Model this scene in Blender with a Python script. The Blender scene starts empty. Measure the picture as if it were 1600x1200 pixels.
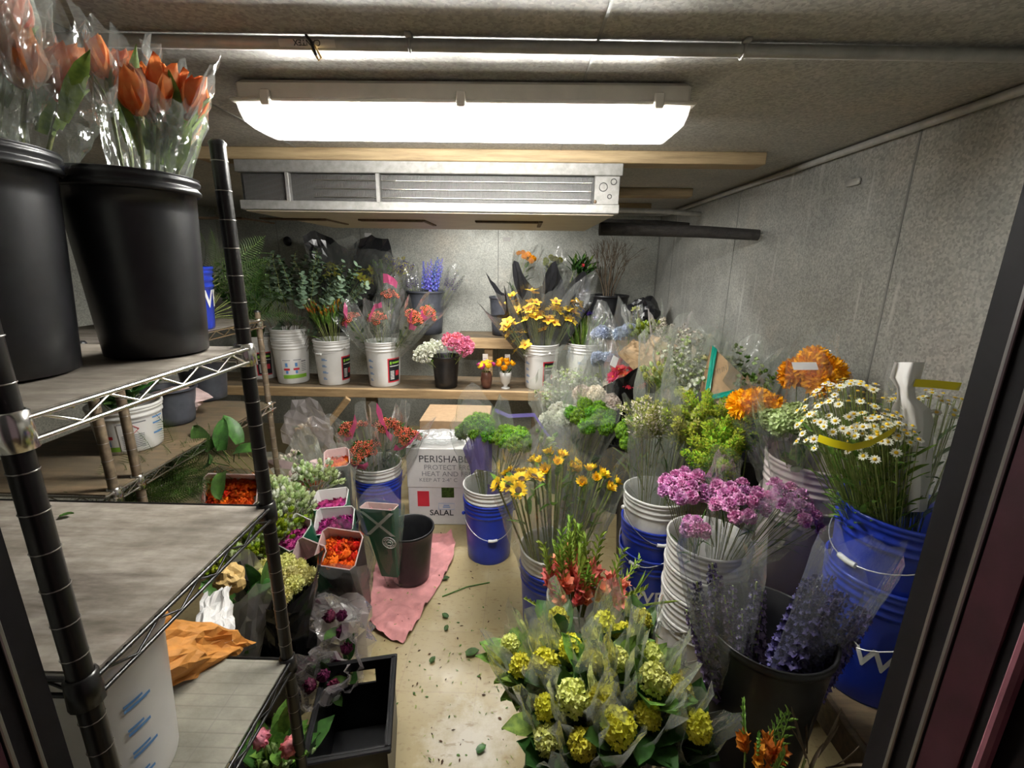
import bpy, math, random
import numpy as np
from mathutils import Vector, Matrix, Quaternion, noise
random.seed(7)
RNG = np.random.default_rng(7)
PI = math.pi
sc = bpy.context.scene
COL = sc.collection
def rad(d): return d * PI / 180
def ru(a, b): return random.uniform(a, b)

# ------------------------------------------------------------------ camera geometry
FPX = 714.0
CAMZ = 1.55
wy = Vector((15, 188, -714)).normalized()
wu = Vector((40, 2700, 714)); wu = (wu - wy * wu.dot(wy)).normalized()
wx = wy.cross(wu).normalized()
M = Matrix(((wx.x, wy.x, wu.x), (wx.y, wy.y, wu.y), (wx.z, wy.z, wu.z)))   # world -> camera
MT = M.transposed()
CAM = Vector((0, 0, CAMZ))
def at(px, py, X=None, Y=None, z=None):
    d = MT @ Vector(((px - 800) / FPX, -(py - 600) / FPX, -1))
    if Y is not None: t = Y / d.y
    elif X is not None: t = X / d.x
    else: t = (z - CAMZ) / d.z
    return CAM + d * t

# ------------------------------------------------------------------ mesh builder
class MB:
    def __init__(s): s.v = []; s.f = []; s.m = []; s.n = 0
    def add(s, vs, fs, mat=0):
        o = s.n
        s.v.extend([tuple(map(float, v)) for v in vs]); s.n += len(vs)
        s.f.extend([tuple(i + o for i in f) for f in fs]); s.m.extend([mat] * len(fs))
        return s
    def grid(s, P, mat=0, wrap=False):          # P: [rows][cols] points
        r = len(P); c = len(P[0]); fs = []
        for i in range(r - 1):
            for j in range(c if wrap else c - 1):
                k = (j + 1) % c
                fs.append((i * c + j, i * c + k, (i + 1) * c + k, (i + 1) * c + j))
        return s.add([p for row in P for p in row], fs, mat)
    def box(s, lo, hi, mat=0, bev=0.0):
        x0, y0, z0 = lo; x1, y1, z1 = hi
        if bev <= 0:
            vs = [(x0,y0,z0),(x1,y0,z0),(x1,y1,z0),(x0,y1,z0),(x0,y0,z1),(x1,y0,z1),(x1,y1,z1),(x0,y1,z1)]
            return s.add(vs, [(0,3,2,1),(4,5,6,7),(0,1,5,4),(1,2,6,5),(2,3,7,6),(3,0,4,7)], mat)
        b = bev; rings = []
        for z, k in ((z0, b), (z0 + b, 0), (z1 - b, 0), (z1, b)):
            a, e = x0 + k, x1 - k; p, q = y0 + k, y1 - k
            rings.append([(a+b,p,z),(e-b,p,z),(e,p+b,z),(e,q-b,z),(e-b,q,z),(a+b,q,z),(a,q-b,z),(a,p+b,z)])
        s.grid(rings, mat, wrap=True)
        s.add(rings[0], [(7,6,5,4,3,2,1,0)], mat); s.add(rings[-1], [(0,1,2,3,4,5,6,7)], mat)
        return s
    def tube(s, pts, r, n=6, mat=0, cap=True):
        pts = [Vector(p) for p in pts]; rows = []
        up = Vector((0.31, 0.17, 0.93))
        for i, p in enumerate(pts):
            d = (pts[min(i + 1, len(pts) - 1)] - pts[max(i - 1, 0)]).normalized()
            a = d.cross(up)
            if a.length < 1e-3: a = d.cross(Vector((1, 0, 0)))
            a.normalize(); b = d.cross(a); up = b.cross(d) if False else up
            rr = r[i] if isinstance(r, (list, tuple)) else r
            rows.append([p + (a * math.cos(2 * PI * k / n) + b * math.sin(2 * PI * k / n)) * rr for k in range(n)])
        s.grid(rows, mat, wrap=True)
        if cap:
            s.add(rows[0], [tuple(range(n))], mat); s.add(rows[-1], [tuple(range(n - 1, -1, -1))], mat)
        return s
    def lathe(s, prof, n=32, mat=0, c=(0, 0, 0), sq=1.0):
        rows = [[(c[0] + r * math.cos(2*PI*k/n), c[1] + sq * r * math.sin(2*PI*k/n), c[2] + z) for k in range(n)] for r, z in prof]
        return s.grid(rows, mat, wrap=True)
    def ball(s, c, r, mat=0, n=6, m=4, sz=1.0):
        return s.lathe([(max(1e-4, r * math.sin(PI * i / m)), -r * sz * math.cos(PI * i / m)) for i in range(m + 1)], n, mat, c)
    def mesh(s, name, mats, smooth=True):
        me = bpy.data.meshes.new(name)
        me.from_pydata(s.v, [], s.f)
        for m in mats: me.materials.append(m)
        me.polygons.foreach_set('material_index', s.m)
        me.polygons.foreach_set('use_smooth', [smooth] * len(s.f))
        me.update()
        return me
def O(name, mb, mats, parent=None, loc=None, smooth=True):
    if isinstance(mb, MB):
        if not isinstance(mats, (list, tuple)): mats = [mats]
        me = mb.mesh(name, mats, smooth)
    else: me = mb
    o = bpy.data.objects.new(name, me); COL.objects.link(o)
    if parent: o.parent = parent
    if loc is not None: o.location = loc
    return o
def tag(o, label=None, cat=None, group=None, kind=None):
    if label: o['label'] = label
    if cat: o['category'] = cat
    if group: o['group'] = group
    if kind: o['kind'] = kind
    return o
def T(name, label, cat, loc=(0, 0, 0), rz=0, group=None):
    o = bpy.data.objects.new(name, None); COL.objects.link(o)
    o.location = loc; o.rotation_euler = (0, 0, rz); o.empty_display_size = 0.05
    return tag(o, label, cat, group)
def S(name, mb, mats, smooth=False): return tag(O(name, mb, mats, smooth=smooth), kind='structure')

# ------------------------------------------------------------------ materials
def newmat(name):
    m = bpy.data.materials.new(name); m.use_nodes = True
    nt = m.node_tree; nt.nodes.clear()
    out = nt.nodes.new('ShaderNodeOutputMaterial')
    return m, nt, out
def N(nt, t, **kw):
    n = nt.nodes.new(t)
    for k, v in kw.items():
        if k in n.inputs: n.inputs[k].default_value = v
        else: setattr(n, k, v)
    return n
def c4(c): return (c[0], c[1], c[2], 1)
def coords(nt, scale=(1, 1, 1), kind='Object'):
    tc = N(nt, 'ShaderNodeTexCoord'); mp = N(nt, 'ShaderNodeMapping'); mp.inputs['Scale'].default_value = scale
    nt.links.new(tc.outputs[kind], mp.inputs['Vector']); return mp.outputs[0]
def ramp(nt, fac, stops):
    r = N(nt, 'ShaderNodeValToRGB'); e = r.color_ramp.elements
    while len(e) < len(stops): e.new(0.5)
    for i, (p, c) in enumerate(stops): e[i].position = p; e[i].color = c4(c)
    nt.links.new(fac, r.inputs[0]); return r.outputs[0]
def noisetex(nt, vec, scale, detail=4, rough=0.6):
    n = N(nt, 'ShaderNodeTexNoise'); n.inputs['Scale'].default_value = scale; n.inputs['Detail'].default_value = detail
    n.inputs['Roughness'].default_value = rough
    nt.links.new(vec, n.inputs['Vector']); return n.outputs['Fac']
def mixc(nt, fac, a, b, mode='MIX'):
    n = N(nt, 'ShaderNodeMix', data_type='RGBA', blend_type=mode)
    for idx, v in ((0, fac), (6, a), (7, b)):
        if hasattr(v, 'links') or hasattr(v, 'is_linked'): nt.links.new(v, n.inputs[idx])
        else: n.inputs[idx].default_value = v if idx == 0 else c4(v)
    return n.outputs[2]
def plain(name, col, rough=0.5, metal=0.0, var=0.0, spec=0.5, nscale=30, bump=0.0):
    m, nt, out = newmat(name)
    b = N(nt, 'ShaderNodeBsdfPrincipled'); b.inputs['Roughness'].default_value = rough; b.inputs['Metallic'].default_value = metal
    b.inputs['Specular IOR Level'].default_value = spec
    nt.links.new(b.outputs[0], out.inputs[0])
    if var > 0:
        f = noisetex(nt, coords(nt), nscale)
        lo = tuple(max(0, x * (1 - var)) for x in col); hi = tuple(min(1, x * (1 + var)) for x in col)
        nt.links.new(ramp(nt, f, [(0.3, lo), (0.7, hi)]), b.inputs['Base Color'])
    else: b.inputs['Base Color'].default_value = c4(col)
    if bump > 0:
        bp = N(nt, 'ShaderNodeBump'); bp.inputs['Strength'].default_value = bump; bp.inputs['Distance'].default_value = 0.01
        nt.links.new(noisetex(nt, coords(nt), nscale * 1.5), bp.inputs['Height']); nt.links.new(bp.outputs[0], b.inputs['Normal'])
    return m
def petalmat(name, col, col2=None, trans=0.25, rough=0.55, hv=0.02, scale=60):
    """thin plant tissue: diffuse with some light passing through; tint differs from bloom to bloom"""
    col2 = col2 or tuple(x * 0.75 for x in col)
    m, nt, out = newmat(name)
    f = noisetex(nt, coords(nt), scale, 2)
    c = ramp(nt, f, [(0.35, col2), (0.62, col)])
    oi = N(nt, 'ShaderNodeObjectInfo'); hs = N(nt, 'ShaderNodeHueSaturation')
    mr = N(nt, 'ShaderNodeMapRange'); mr.inputs['To Min'].default_value = 0.5 - hv; mr.inputs['To Max'].default_value = 0.5 + hv
    nt.links.new(oi.outputs['Random'], mr.inputs['Value']); nt.links.new(mr.outputs[0], hs.inputs['Hue'])
    mv = N(nt, 'ShaderNodeMapRange'); mv.inputs['To Min'].default_value = 0.82; mv.inputs['To Max'].default_value = 1.12
    nt.links.new(oi.outputs['Random'], mv.inputs['Value']); nt.links.new(mv.outputs[0], hs.inputs['Value'])
    nt.links.new(c, hs.inputs['Color'])
    b = N(nt, 'ShaderNodeBsdfPrincipled'); b.inputs['Roughness'].default_value = rough; b.inputs['Specular IOR Level'].default_value = 0.3
    t = N(nt, 'ShaderNodeBsdfTranslucent'); mx = N(nt, 'ShaderNodeMixShader'); mx.inputs[0].default_value = trans
    nt.links.new(hs.outputs[0], b.inputs['Base Color']); nt.links.new(hs.outputs[0], t.inputs['Color'])
    nt.links.new(b.outputs[0], mx.inputs[1]); nt.links.new(t.outputs[0], mx.inputs[2]); nt.links.new(mx.outputs[0], out.inputs[0])
    return m
def film(name, clear=0.8, col=(0.9, 0.93, 0.9), gloss=0.4, rough=0.10):
    """cellophane: mostly see-through, mirror glints, a little milky"""
    m, nt, out = newmat(name)
    tr = N(nt, 'ShaderNodeBsdfTransparent'); tr.inputs[0].default_value = (0.97, 0.98, 0.97, 1)
    df = N(nt, 'ShaderNodeBsdfDiffuse'); df.inputs[0].default_value = c4(col)
    tl = N(nt, 'ShaderNodeBsdfTranslucent'); tl.inputs[0].default_value = c4(col)
    gl = N(nt, 'ShaderNodeBsdfGlossy'); gl.inputs['Roughness'].default_value = rough; gl.inputs[0].default_value = (1, 1, 1, 1)
    bp = N(nt, 'ShaderNodeBump'); bp.inputs['Strength'].default_value = 0.7; bp.inputs['Distance'].default_value = 0.012
    nt.links.new(noisetex(nt, coords(nt, (1, 1, 0.45)), 34, 3, 0.6), bp.inputs['Height']); nt.links.new(bp.outputs[0], gl.inputs['Normal'])
    mk = N(nt, 'ShaderNodeMixShader'); mk.inputs[0].default_value = 0.5
    nt.links.new(df.outputs[0], mk.inputs[1]); nt.links.new(tl.outputs[0], mk.inputs[2])
    m1 = N(nt, 'ShaderNodeMixShader'); m1.inputs[0].default_value = 1 - clear
    nt.links.new(tr.outputs[0], m1.inputs[1]); nt.links.new(mk.outputs[0], m1.inputs[2])
    lw = N(nt, 'ShaderNodeLayerWeight'); lw.inputs['Blend'].default_value = 0.25
    mu = N(nt, 'ShaderNodeMath', operation='MULTIPLY_ADD'); mu.inputs[1].default_value = gloss; mu.inputs[2].default_value = 0.06
    nt.links.new(lw.outputs['Fresnel'], mu.inputs[0])
    m2 = N(nt, 'ShaderNodeMixShader'); nt.links.new(mu.outputs[0], m2.inputs[0])
    nt.links.new(m1.outputs[0], m2.inputs[1]); nt.links.new(gl.outputs[0], m2.inputs[2]); nt.links.new(m2.outputs[0], out.inputs[0])
    return m
def galvanized(name, base=(0.40, 0.405, 0.38), streak=False, spangle=True, rmin=0.36):
    m, nt, out = newmat(name)
    v = coords(nt)
    vo = N(nt, 'ShaderNodeTexVoronoi'); vo.inputs['Scale'].default_value = 150; nt.links.new(v, vo.inputs['Vector'])
    big = noisetex(nt, v, 1.8, 5); mid = noisetex(nt, v, 9, 5, 0.7)
    a = ramp(nt, big, [(0.3, tuple(x * 0.78 for x in base)), (0.55, base), (0.75, (base[0] * 1.12, base[1] * 1.05, base[2] * 1.0))])
    sp = ramp(nt, vo.outputs['Distance'], [(0.0, (0.42, 0.42, 0.42)), (0.5, (0.58, 0.58, 0.58))])
    wv = N(nt, 'ShaderNodeSeparateColor'); nt.links.new(vo.outputs['Color'], wv.inputs[0])
    sp2 = ramp(nt, wv.outputs[0], [(0.0, (0.36, 0.36, 0.36)), (1.0, (0.66, 0.66, 0.66))])
    col = mixc(nt, 0.8 if spangle else 0.3, a, sp2, 'OVERLAY')
    col = mixc(nt, 0.5, col, ramp(nt, mid, [(0.35, (0.40, 0.40, 0.40)), (0.7, (0.58, 0.57, 0.55))]), 'OVERLAY')
    if streak:
        s = noisetex(nt, coords(nt, (1, 9, 0.55)), 3.2, 3, 0.5)
        col = mixc(nt, ramp(nt, s, [(0.62, (0, 0, 0)), (0.72, (0.55, 0.55, 0.55))]), col, (0.62, 0.62, 0.58))
    b = N(nt, 'ShaderNodeBsdfPrincipled'); b.inputs['Metallic'].default_value = 0.35
    nt.links.new(col, b.inputs['Base Color'])
    nt.links.new(ramp(nt, mid, [(0.3, (rmin,) * 3), (0.7, (rmin + 0.16,) * 3)]), b.inputs['Roughness'])
    bp = N(nt, 'ShaderNodeBump'); bp.inputs['Strength'].default_value = 0.12; bp.inputs['Distance'].default_value = 0.004
    nt.links.new(mid, bp.inputs['Height']); nt.links.new(bp.outputs[0], b.inputs['Normal'])
    nt.links.new(b.outputs[0], out.inputs[0]); return m
def wood(name, c1=(0.30, 0.19, 0.09), c2=(0.52, 0.36, 0.19), stretch=(1.2, 14, 14), dirt=0.0, rough=0.65):
    m, nt, out = newmat(name)
    f = noisetex(nt, coords(nt, stretch), 4, 6, 0.65)
    c = ramp(nt, f, [(0.3, c1), (0.65, c2)])
    if dirt > 0:
        c = mixc(nt, ramp(nt, noisetex(nt, coords(nt), 5, 6, 0.7), [(0.4, (dirt, dirt, dirt)), (0.65, (0, 0, 0))]), c, (0.10, 0.085, 0.06))
    b = N(nt, 'ShaderNodeBsdfPrincipled'); b.inputs['Roughness'].default_value = rough
    nt.links.new(c, b.inputs['Base Color']); nt.links.new(b.outputs[0], out.inputs[0]); return m
def tilefloor(name):
    m, nt, out = newmat(name)
    v = coords(nt)
    br = N(nt, 'ShaderNodeTexBrick', offset=0.0, squash=1.0)
    br.inputs['Scale'].default_value = 1.0; br.inputs['Brick Width'].default_value = 0.29; br.inputs['Row Height'].default_value = 0.29
    br.inputs['Mortar Size'].default_value = 0.0016; br.inputs['Mortar Smooth'].default_value = 0.2
    br.inputs['Color1'].default_value = (0.37, 0.295, 0.15, 1); br.inputs['Color2'].default_value = (0.345, 0.275, 0.14, 1); br.inputs['Mortar'].default_value = (0.30, 0.23, 0.13, 1)
    mp = N(nt, 'ShaderNodeMapping'); mp.inputs['Location'].default_value = (0.14, 0.10, 0)
    nt.links.new(v, mp.inputs['Vector']); nt.links.new(mp.outputs[0], br.inputs['Vector'])
    fl = noisetex(nt, coords(nt, (1, 1.7, 1)), 42, 3, 0.6)
    c = mixc(nt, ramp(nt, fl, [(0.57, (0, 0, 0)), (0.68, (0.55, 0.55, 0.55))]), br.outputs['Color'], (0.24, 0.16, 0.08))
    st = noisetex(nt, v, 3.2, 6, 0.7)
    c = mixc(nt, ramp(nt, st, [(0.52, (0, 0, 0)), (0.8, (0.55, 0.55, 0.55))]), c, (0.25, 0.17, 0.08))
    wr = noisetex(nt, coords(nt, (1.1, 1.1, 1)), 2.1, 4, 0.6)
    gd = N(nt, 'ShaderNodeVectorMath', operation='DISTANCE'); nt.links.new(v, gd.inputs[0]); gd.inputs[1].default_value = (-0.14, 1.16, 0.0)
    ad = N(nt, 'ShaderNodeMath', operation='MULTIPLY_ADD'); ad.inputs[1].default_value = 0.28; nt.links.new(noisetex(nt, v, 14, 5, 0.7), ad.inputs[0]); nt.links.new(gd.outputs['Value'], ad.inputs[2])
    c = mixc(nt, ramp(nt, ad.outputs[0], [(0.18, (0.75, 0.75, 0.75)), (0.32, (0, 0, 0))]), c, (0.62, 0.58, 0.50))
    fk = noisetex(nt, coords(nt, (1, 2.6, 1)), 17, 3, 0.55)
    c = mixc(nt, ramp(nt, fk, [(0.62, (0, 0, 0)), (0.68, (0.5, 0.5, 0.5))]), c, (0.22, 0.14, 0.06))
    c = mixc(nt, ramp(nt, wr, [(0.55, (0, 0, 0)), (0.7, (0.5, 0.5, 0.5))]), c, (0.50, 0.45, 0.32))
    b = N(nt, 'ShaderNodeBsdfPrincipled')
    nt.links.new(c, b.inputs['Base Color'])
    nt.links.new(ramp(nt, st, [(0.3, (0.26, 0.26, 0.26)), (0.7, (0.5, 0.5, 0.5))]), b.inputs['Roughness'])
    bp = N(nt, 'ShaderNodeBump'); bp.inputs['Strength'].default_value = 0.08; bp.inputs['Distance'].default_value = 0.004
    nt.links.new(noisetex(nt, v, 30, 3), bp.inputs['Height']); nt.links.new(bp.outputs[0], b.inputs['Normal'])
    nt.links.new(b.outputs[0], out.inputs[0]); return m
def emit(name, col, strength):
    m, nt, out = newmat(name); e = N(nt, 'ShaderNodeEmission'); e.inputs[0].default_value = c4(col); e.inputs[1].default_value = strength
    nt.links.new(e.outputs[0], out.inputs[0]); return m

MAT = {}
def mk(k, f, *a, **kw): MAT[k] = f(k, *a, **kw)
mk('ceiling_metal', galvanized, (0.40, 0.385, 0.35), rmin=0.55); mk('wall_metal', galvanized, (0.40, 0.40, 0.37), streak=True); mk('back_metal', galvanized, (0.45, 0.46, 0.42))
mk('seam', plain, (0.27, 0.27, 0.25), 0.5, 0.3); mk('floor_tile', tilefloor)
mk('wood', wood); mk('wood_dark', wood, (0.13, 0.09, 0.05), (0.27, 0.19, 0.11), (1.2, 14, 14), 0.7); mk('beam_wood', wood, (0.19, 0.13, 0.065), (0.36, 0.26, 0.14))
mk('liner_wood', wood, (0.13, 0.105, 0.085), (0.46, 0.41, 0.355), (2.0, 9, 9), 0.6, 0.5); mk('liner_pale', wood, (0.30, 0.28, 0.23), (0.50, 0.48, 0.40), (1.5, 5, 5), 0.4, 0.45)
def film_liner(name):
    m, nt, out = newmat(name); v = coords(nt); sx = N(nt, 'ShaderNodeSeparateXYZ'); nt.links.new(v, sx.inputs[0])
    def stripes(o, k, w):
        a = N(nt, 'ShaderNodeMath', operation='MULTIPLY'); a.inputs[1].default_value = k; nt.links.new(sx.outputs[o], a.inputs[0])
        f = N(nt, 'ShaderNodeMath', operation='FRACT'); nt.links.new(a.outputs[0], f.inputs[0]); return ramp(nt, f.outputs[0], [(0.0, (0.6,) * 3), (w, (0, 0, 0))])
    c = ramp(nt, noisetex(nt, coords(nt, (2, 3, 1)), 5, 6, 0.7), [(0.3, (0.20, 0.19, 0.155)), (0.7, (0.38, 0.36, 0.30))])
    c = mixc(nt, stripes(1, 1 / 0.028, 0.14), c, (0.16, 0.15, 0.13)); c = mixc(nt, stripes(0, 1 / 0.31, 0.012), c, (0.2, 0.18, 0.17))
    b = N(nt, 'ShaderNodeBsdfPrincipled'); b.inputs['Roughness'].default_value = 0.3; nt.links.new(c, b.inputs['Base Color']); nt.links.new(b.outputs[0], out.inputs[0]); return m
mk('liner_film', film_liner)
mk('jamb', plain, (0.004, 0.003, 0.0035), 0.75, 0, 0.4, 0.15); mk('jamb_maroon', plain, (0.030, 0.007, 0.011), 0.6, 0, 0.3, 0.2); mk('jamb_pink', plain, (0.20, 0.07, 0.09), 0.5, 0, 0.3)
mk('black_metal', plain, (0.012, 0.011, 0.011), 0.32, 0.2); mk('chrome', plain, (0.72, 0.70, 0.66), 0.2, 1.0); mk('groove', plain, (0.35, 0.33, 0.31), 0.3, 0.8)
mk('rusty', plain, (0.20, 0.15, 0.10), 0.6, 0.4, 0.4)
mk('black_plastic', plain, (0.012, 0.012, 0.014), 0.38, 0, 0.3); mk('grey_plastic', plain, (0.06, 0.065, 0.08), 0.5, 0, 0.2); mk('crate_black', plain, (0.006, 0.006, 0.007), 0.4, 0, 0.2, 0.25)
mk('white_plastic', plain, (0.74, 0.72, 0.69), 0.35, 0, 0.05, nscale=8); mk('pink_white_plastic', plain, (0.72, 0.62, 0.60), 0.35, 0, 0.05, nscale=8); mk('blue_plastic', plain, (0.012, 0.035, 0.36), 0.3, 0, 0.12, nscale=12)
mk('wire', plain, (0.55, 0.55, 0.55), 0.3, 0.8); mk('white_grip', plain, (0.8, 0.79, 0.76), 0.4)
mk('fixture_body', plain, (0.66, 0.61, 0.53), 0.55, 0, 0.08, nscale=12); mk('tube', emit, (1.0, 0.985, 0.95), 260.0)
mk('unit_metal', plain, (0.26, 0.25, 0.235), 0.55, 0.5, 0.2, nscale=40, bump=0.1); mk('unit_under', plain, (0.42, 0.37, 0.28), 0.45, 0.3, 0.1, nscale=9); mk('coil_dark', plain, (0.035, 0.034, 0.033), 0.5, 0.5, 0.4, nscale=90); mk('fin', plain, (0.15, 0.145, 0.14), 0.5, 0.5)
mk('rust_slot', plain, (0.10, 0.065, 0.035), 0.7, 0, 0.5)
mk('pipe_grey', plain, (0.42, 0.41, 0.38), 0.4, 0.15, 0.15); mk('pipe_label', plain, (0.62, 0.60, 0.56), 0.5); mk('pipe_foam', plain, (0.025, 0.022, 0.02), 0.85, 0, 0.5, bump=0.5)
mk('paper_white', plain, (0.76, 0.74, 0.72), 0.7); mk('paper_pink', plain, (0.70, 0.52, 0.50), 0.7, 0, 0.1); mk('kraft', plain, (0.46, 0.31, 0.17), 0.75, 0, 0.12, bump=0.15); mk('kraft_orange', plain, (0.50, 0.21, 0.04), 0.7, 0, 0.2, bump=0.2)
mk('gold_paper', plain, (0.62, 0.42, 0.16), 0.7, 0, 0.15); mk('card_white', plain, (0.70, 0.68, 0.66), 0.7, 0, 0.04); mk('cardboard', plain, (0.42, 0.28, 0.16), 0.8, 0, 0.1)
mk('ink', plain, (0.04, 0.04, 0.045), 0.6); mk('ink_grey', plain, (0.22, 0.22, 0.23), 0.6); mk('ink_blue', plain, (0.12, 0.30, 0.62), 0.5); mk('ink_red', plain, (0.62, 0.03, 0.05), 0.5); mk('ink_green', plain, (0.26, 0.55, 0.05), 0.5)
mk('label_black', plain, (0.015, 0.015, 0.018), 0.4); mk('sleeve_green', plain, (0.02, 0.13, 0.07), 0.4); mk('teal', plain, (0.0, 0.28, 0.20), 0.4); mk('yellow_tape', plain, (0.78, 0.66, 0.01), 0.4); mk('emblem_white', plain, (0.75, 0.76, 0.74), 0.5)
mk('towel', plain, (0.62, 0.27, 0.27), 0.9, 0, 0.18, nscale=14, bump=0.35); mk('vase_brown', plain, (0.12, 0.05, 0.035), 0.3, 0, 0.3); mk('vase_white', plain, (0.75, 0.74, 0.72), 0.25)
mk('film', film, 0.91); mk('film_hazy', film, 0.77, (0.90, 0.94, 0.85), 0.5, 0.12); mk('film_grey', film, 0.62, (0.80, 0.72, 0.73), 0.45, 0.13); mk('film_thick', film, 0.45, (0.85, 0.86, 0.86), 0.4, 0.25)
mk('film_black', plain, (0.012, 0.012, 0.014), 0.22); mk('film_purple', film, 0.12, (0.20, 0.16, 0.46), 0.3, 0.2); mk('film_pink', film, 0.25, (0.75, 0.10, 0.28), 0.3, 0.2)
mk('lens', film, 0.55, (0.97, 0.97, 0.95), 0.1, 0.2)
mk('green', petalmat, (0.10, 0.21, 0.035), (0.045, 0.11, 0.02)); mk('leaf', petalmat, (0.055, 0.14, 0.028), (0.03, 0.075, 0.018), 0.2, 0.4, scale=25); mk('leaf_light', petalmat, (0.22, 0.36, 0.06), (0.10, 0.20, 0.035)); mk('euca', petalmat, (0.22, 0.30, 0.20), (0.10, 0.15, 0.09), 0.12, 0.5, scale=30)
mk('fern', petalmat, (0.07, 0.14, 0.02), (0.02, 0.05, 0.008)); mk('stem', petalmat, (0.36, 0.40, 0.13), (0.20, 0.25, 0.07), 0.1); mk('twig', plain, (0.13, 0.095, 0.06), 0.8, 0, 0.3)
P = petalmat
mk('orange_tulip', P, (1.0, 0.42, 0.13), (0.92, 0.27, 0.08), 0.4, hv=0.006); mk('pink_tulip', P, (0.95, 0.48, 0.36), (0.88, 0.32, 0.26), 0.4, hv=0.008); mk('orange', P, (1.0, 0.22, 0.03), (0.9, 0.10, 0.01)); mk('magenta', P, (0.66, 0.08, 0.34), (0.42, 0.03, 0.19)); mk('cream', P, (0.80, 0.78, 0.36), (0.66, 0.62, 0.2))
mk('carn', P, (0.92, 0.55, 0.80), (0.62, 0.14, 0.44), scale=90); mk('marigold', P, (1.0, 0.50, 0.01), (0.92, 0.36, 0.0), hv=0.008); mk('sunflower', P, (1.0, 0.74, 0.04), (0.96, 0.58, 0.02), hv=0.006); mk('brown', plain, (0.06, 0.028, 0.012), 0.9, 0, 0.4)
mk('white', P, (0.82, 0.82, 0.72), (0.68, 0.70, 0.55)); mk('whitegreen', P, (0.62, 0.70, 0.38), (0.40, 0.52, 0.18)); mk('yellow', P, (0.90, 0.84, 0.10), (0.66, 0.64, 0.04), hv=0.006); mk('paleyellow', P, (0.84, 0.84, 0.32), (0.60, 0.64, 0.13), hv=0.008); mk('lime', P, (0.27, 0.52, 0.02), (0.11, 0.28, 0.01), scale=90); mk('chartreuse', P, (0.42, 0.50, 0.03), (0.24, 0.32, 0.015), scale=90); mk('olive', P, (0.40, 0.40, 0.10), (0.20, 0.23, 0.05))
mk('purple', P, (0.13, 0.10, 0.30), (0.035, 0.03, 0.10)); mk('lilac', P, (0.26, 0.21, 0.37), (0.07, 0.05, 0.14)); mk('delph', P, (0.26, 0.32, 0.85), (0.16, 0.18, 0.62)); mk('irisblue', P, (0.12, 0.07, 0.42), (0.07, 0.04, 0.28)); mk('paleblue', P, (0.52, 0.58, 0.70), (0.38, 0.44, 0.58))
mk('coral', P, (1.0, 0.40, 0.30), (0.95, 0.27, 0.19)); mk('glad_green', P, (0.40, 0.54, 0.10), (0.24, 0.38, 0.05)); mk('red', P, (0.60, 0.03, 0.03), (0.36, 0.01, 0.015)); mk('berry', plain, (0.52, 0.10, 0.05), 0.3, 0, 0.5, nscale=60); mk('orchid', P, (0.92, 0.66, 0.06), (0.80, 0.48, 0.02)); mk('orchid_green', P, (0.62, 0.60, 0.03), (0.42, 0.42, 0.01)); mk('pink', P, (0.85, 0.32, 0.42), (0.72, 0.18, 0.28)); mk('peony', P, (0.85, 0.36, 0.42), (0.75, 0.20, 0.25)); mk('flame', P, (0.75, 0.24, 0.03), (0.45, 0.14, 0.02)); mk('wine', P, (0.12, 0.012, 0.05), (0.05, 0.005, 0.02)); mk('blush', P, (0.86, 0.78, 0.68), (0.74, 0.62, 0.50))

# ------------------------------------------------------------------ the room
XR, XL, YB, ZC, YD = 1.2, -2.7, 4.2, 1.98, 0.342
def slab(name, lo, hi, mat): return S(name, MB().box(lo, hi), MAT[mat])
slab('floor', (-3.0, -1.2, -0.06), (1.6, YB + 0.1, 0), 'floor_tile')
slab('ceiling', (XL - 0.1, YD - 0.04, ZC), (XR + 0.1, YB + 0.1, ZC + 0.08), 'ceiling_metal')
slab('wall_right', (XR, YD, 0), (XR + 0.08, YB + 0.1, ZC), 'wall_metal')
slab('wall_left', (XL - 0.08, YD, 0), (XL, YB + 0.1, ZC), 'back_metal')
slab('wall_back', (XL, YB, 0), (XR, YB + 0.08, ZC), 'back_metal')
mb = MB(); mb.box((0.42, 0.2, 0), (XR + 0.08, YD - 0.005, ZC)); mb.box((XL - 0.08, 0.2, 0), (-0.56, YD - 0.005, ZC)); mb.box((-0.56, 0.2, 1.86), (0.42, YD - 0.005, ZC))
S('wall_front', mb, MAT['back_metal'])
# door frame: dark jambs with gasket ridges, maroon reveal and a paler stop
d = T('door_1', None, None); d['kind'] = 'structure'
for sx, x0 in ((1, 0.34), (-1, -0.447)):
    mb = MB(); a, b = sorted((x0, x0 + sx * 0.08)); mb.box((a, 0.2, 0), (b, YD, 1.86)); O('jamb', mb, MAT['jamb'], d, smooth=False)
    def strip(name, y0, y1, dpt, mat):
        lo, hi = sorted((x0 - sx * dpt, x0)); O(name, MB().box((lo, y0, 0), (hi, y1, 1.86), bev=min(dpt, y1 - y0) * 0.3), MAT[mat], d, smooth=False)
    strip('gasket', 0.317, 0.321, 0.003, 'groove'); strip('gasket', 0.298, 0.302, 0.003, 'groove')
    strip('reveal', 0.268, 0.296, 0.002, 'jamb_maroon'); strip('door_stop', 0.250, 0.257, 0.008, 'jamb_pink')
O('jamb_head', MB().box((-0.447, 0.2, 1.86), (0.34, YD, 1.9)), MAT['jamb'], d, smooth=False)
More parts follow.
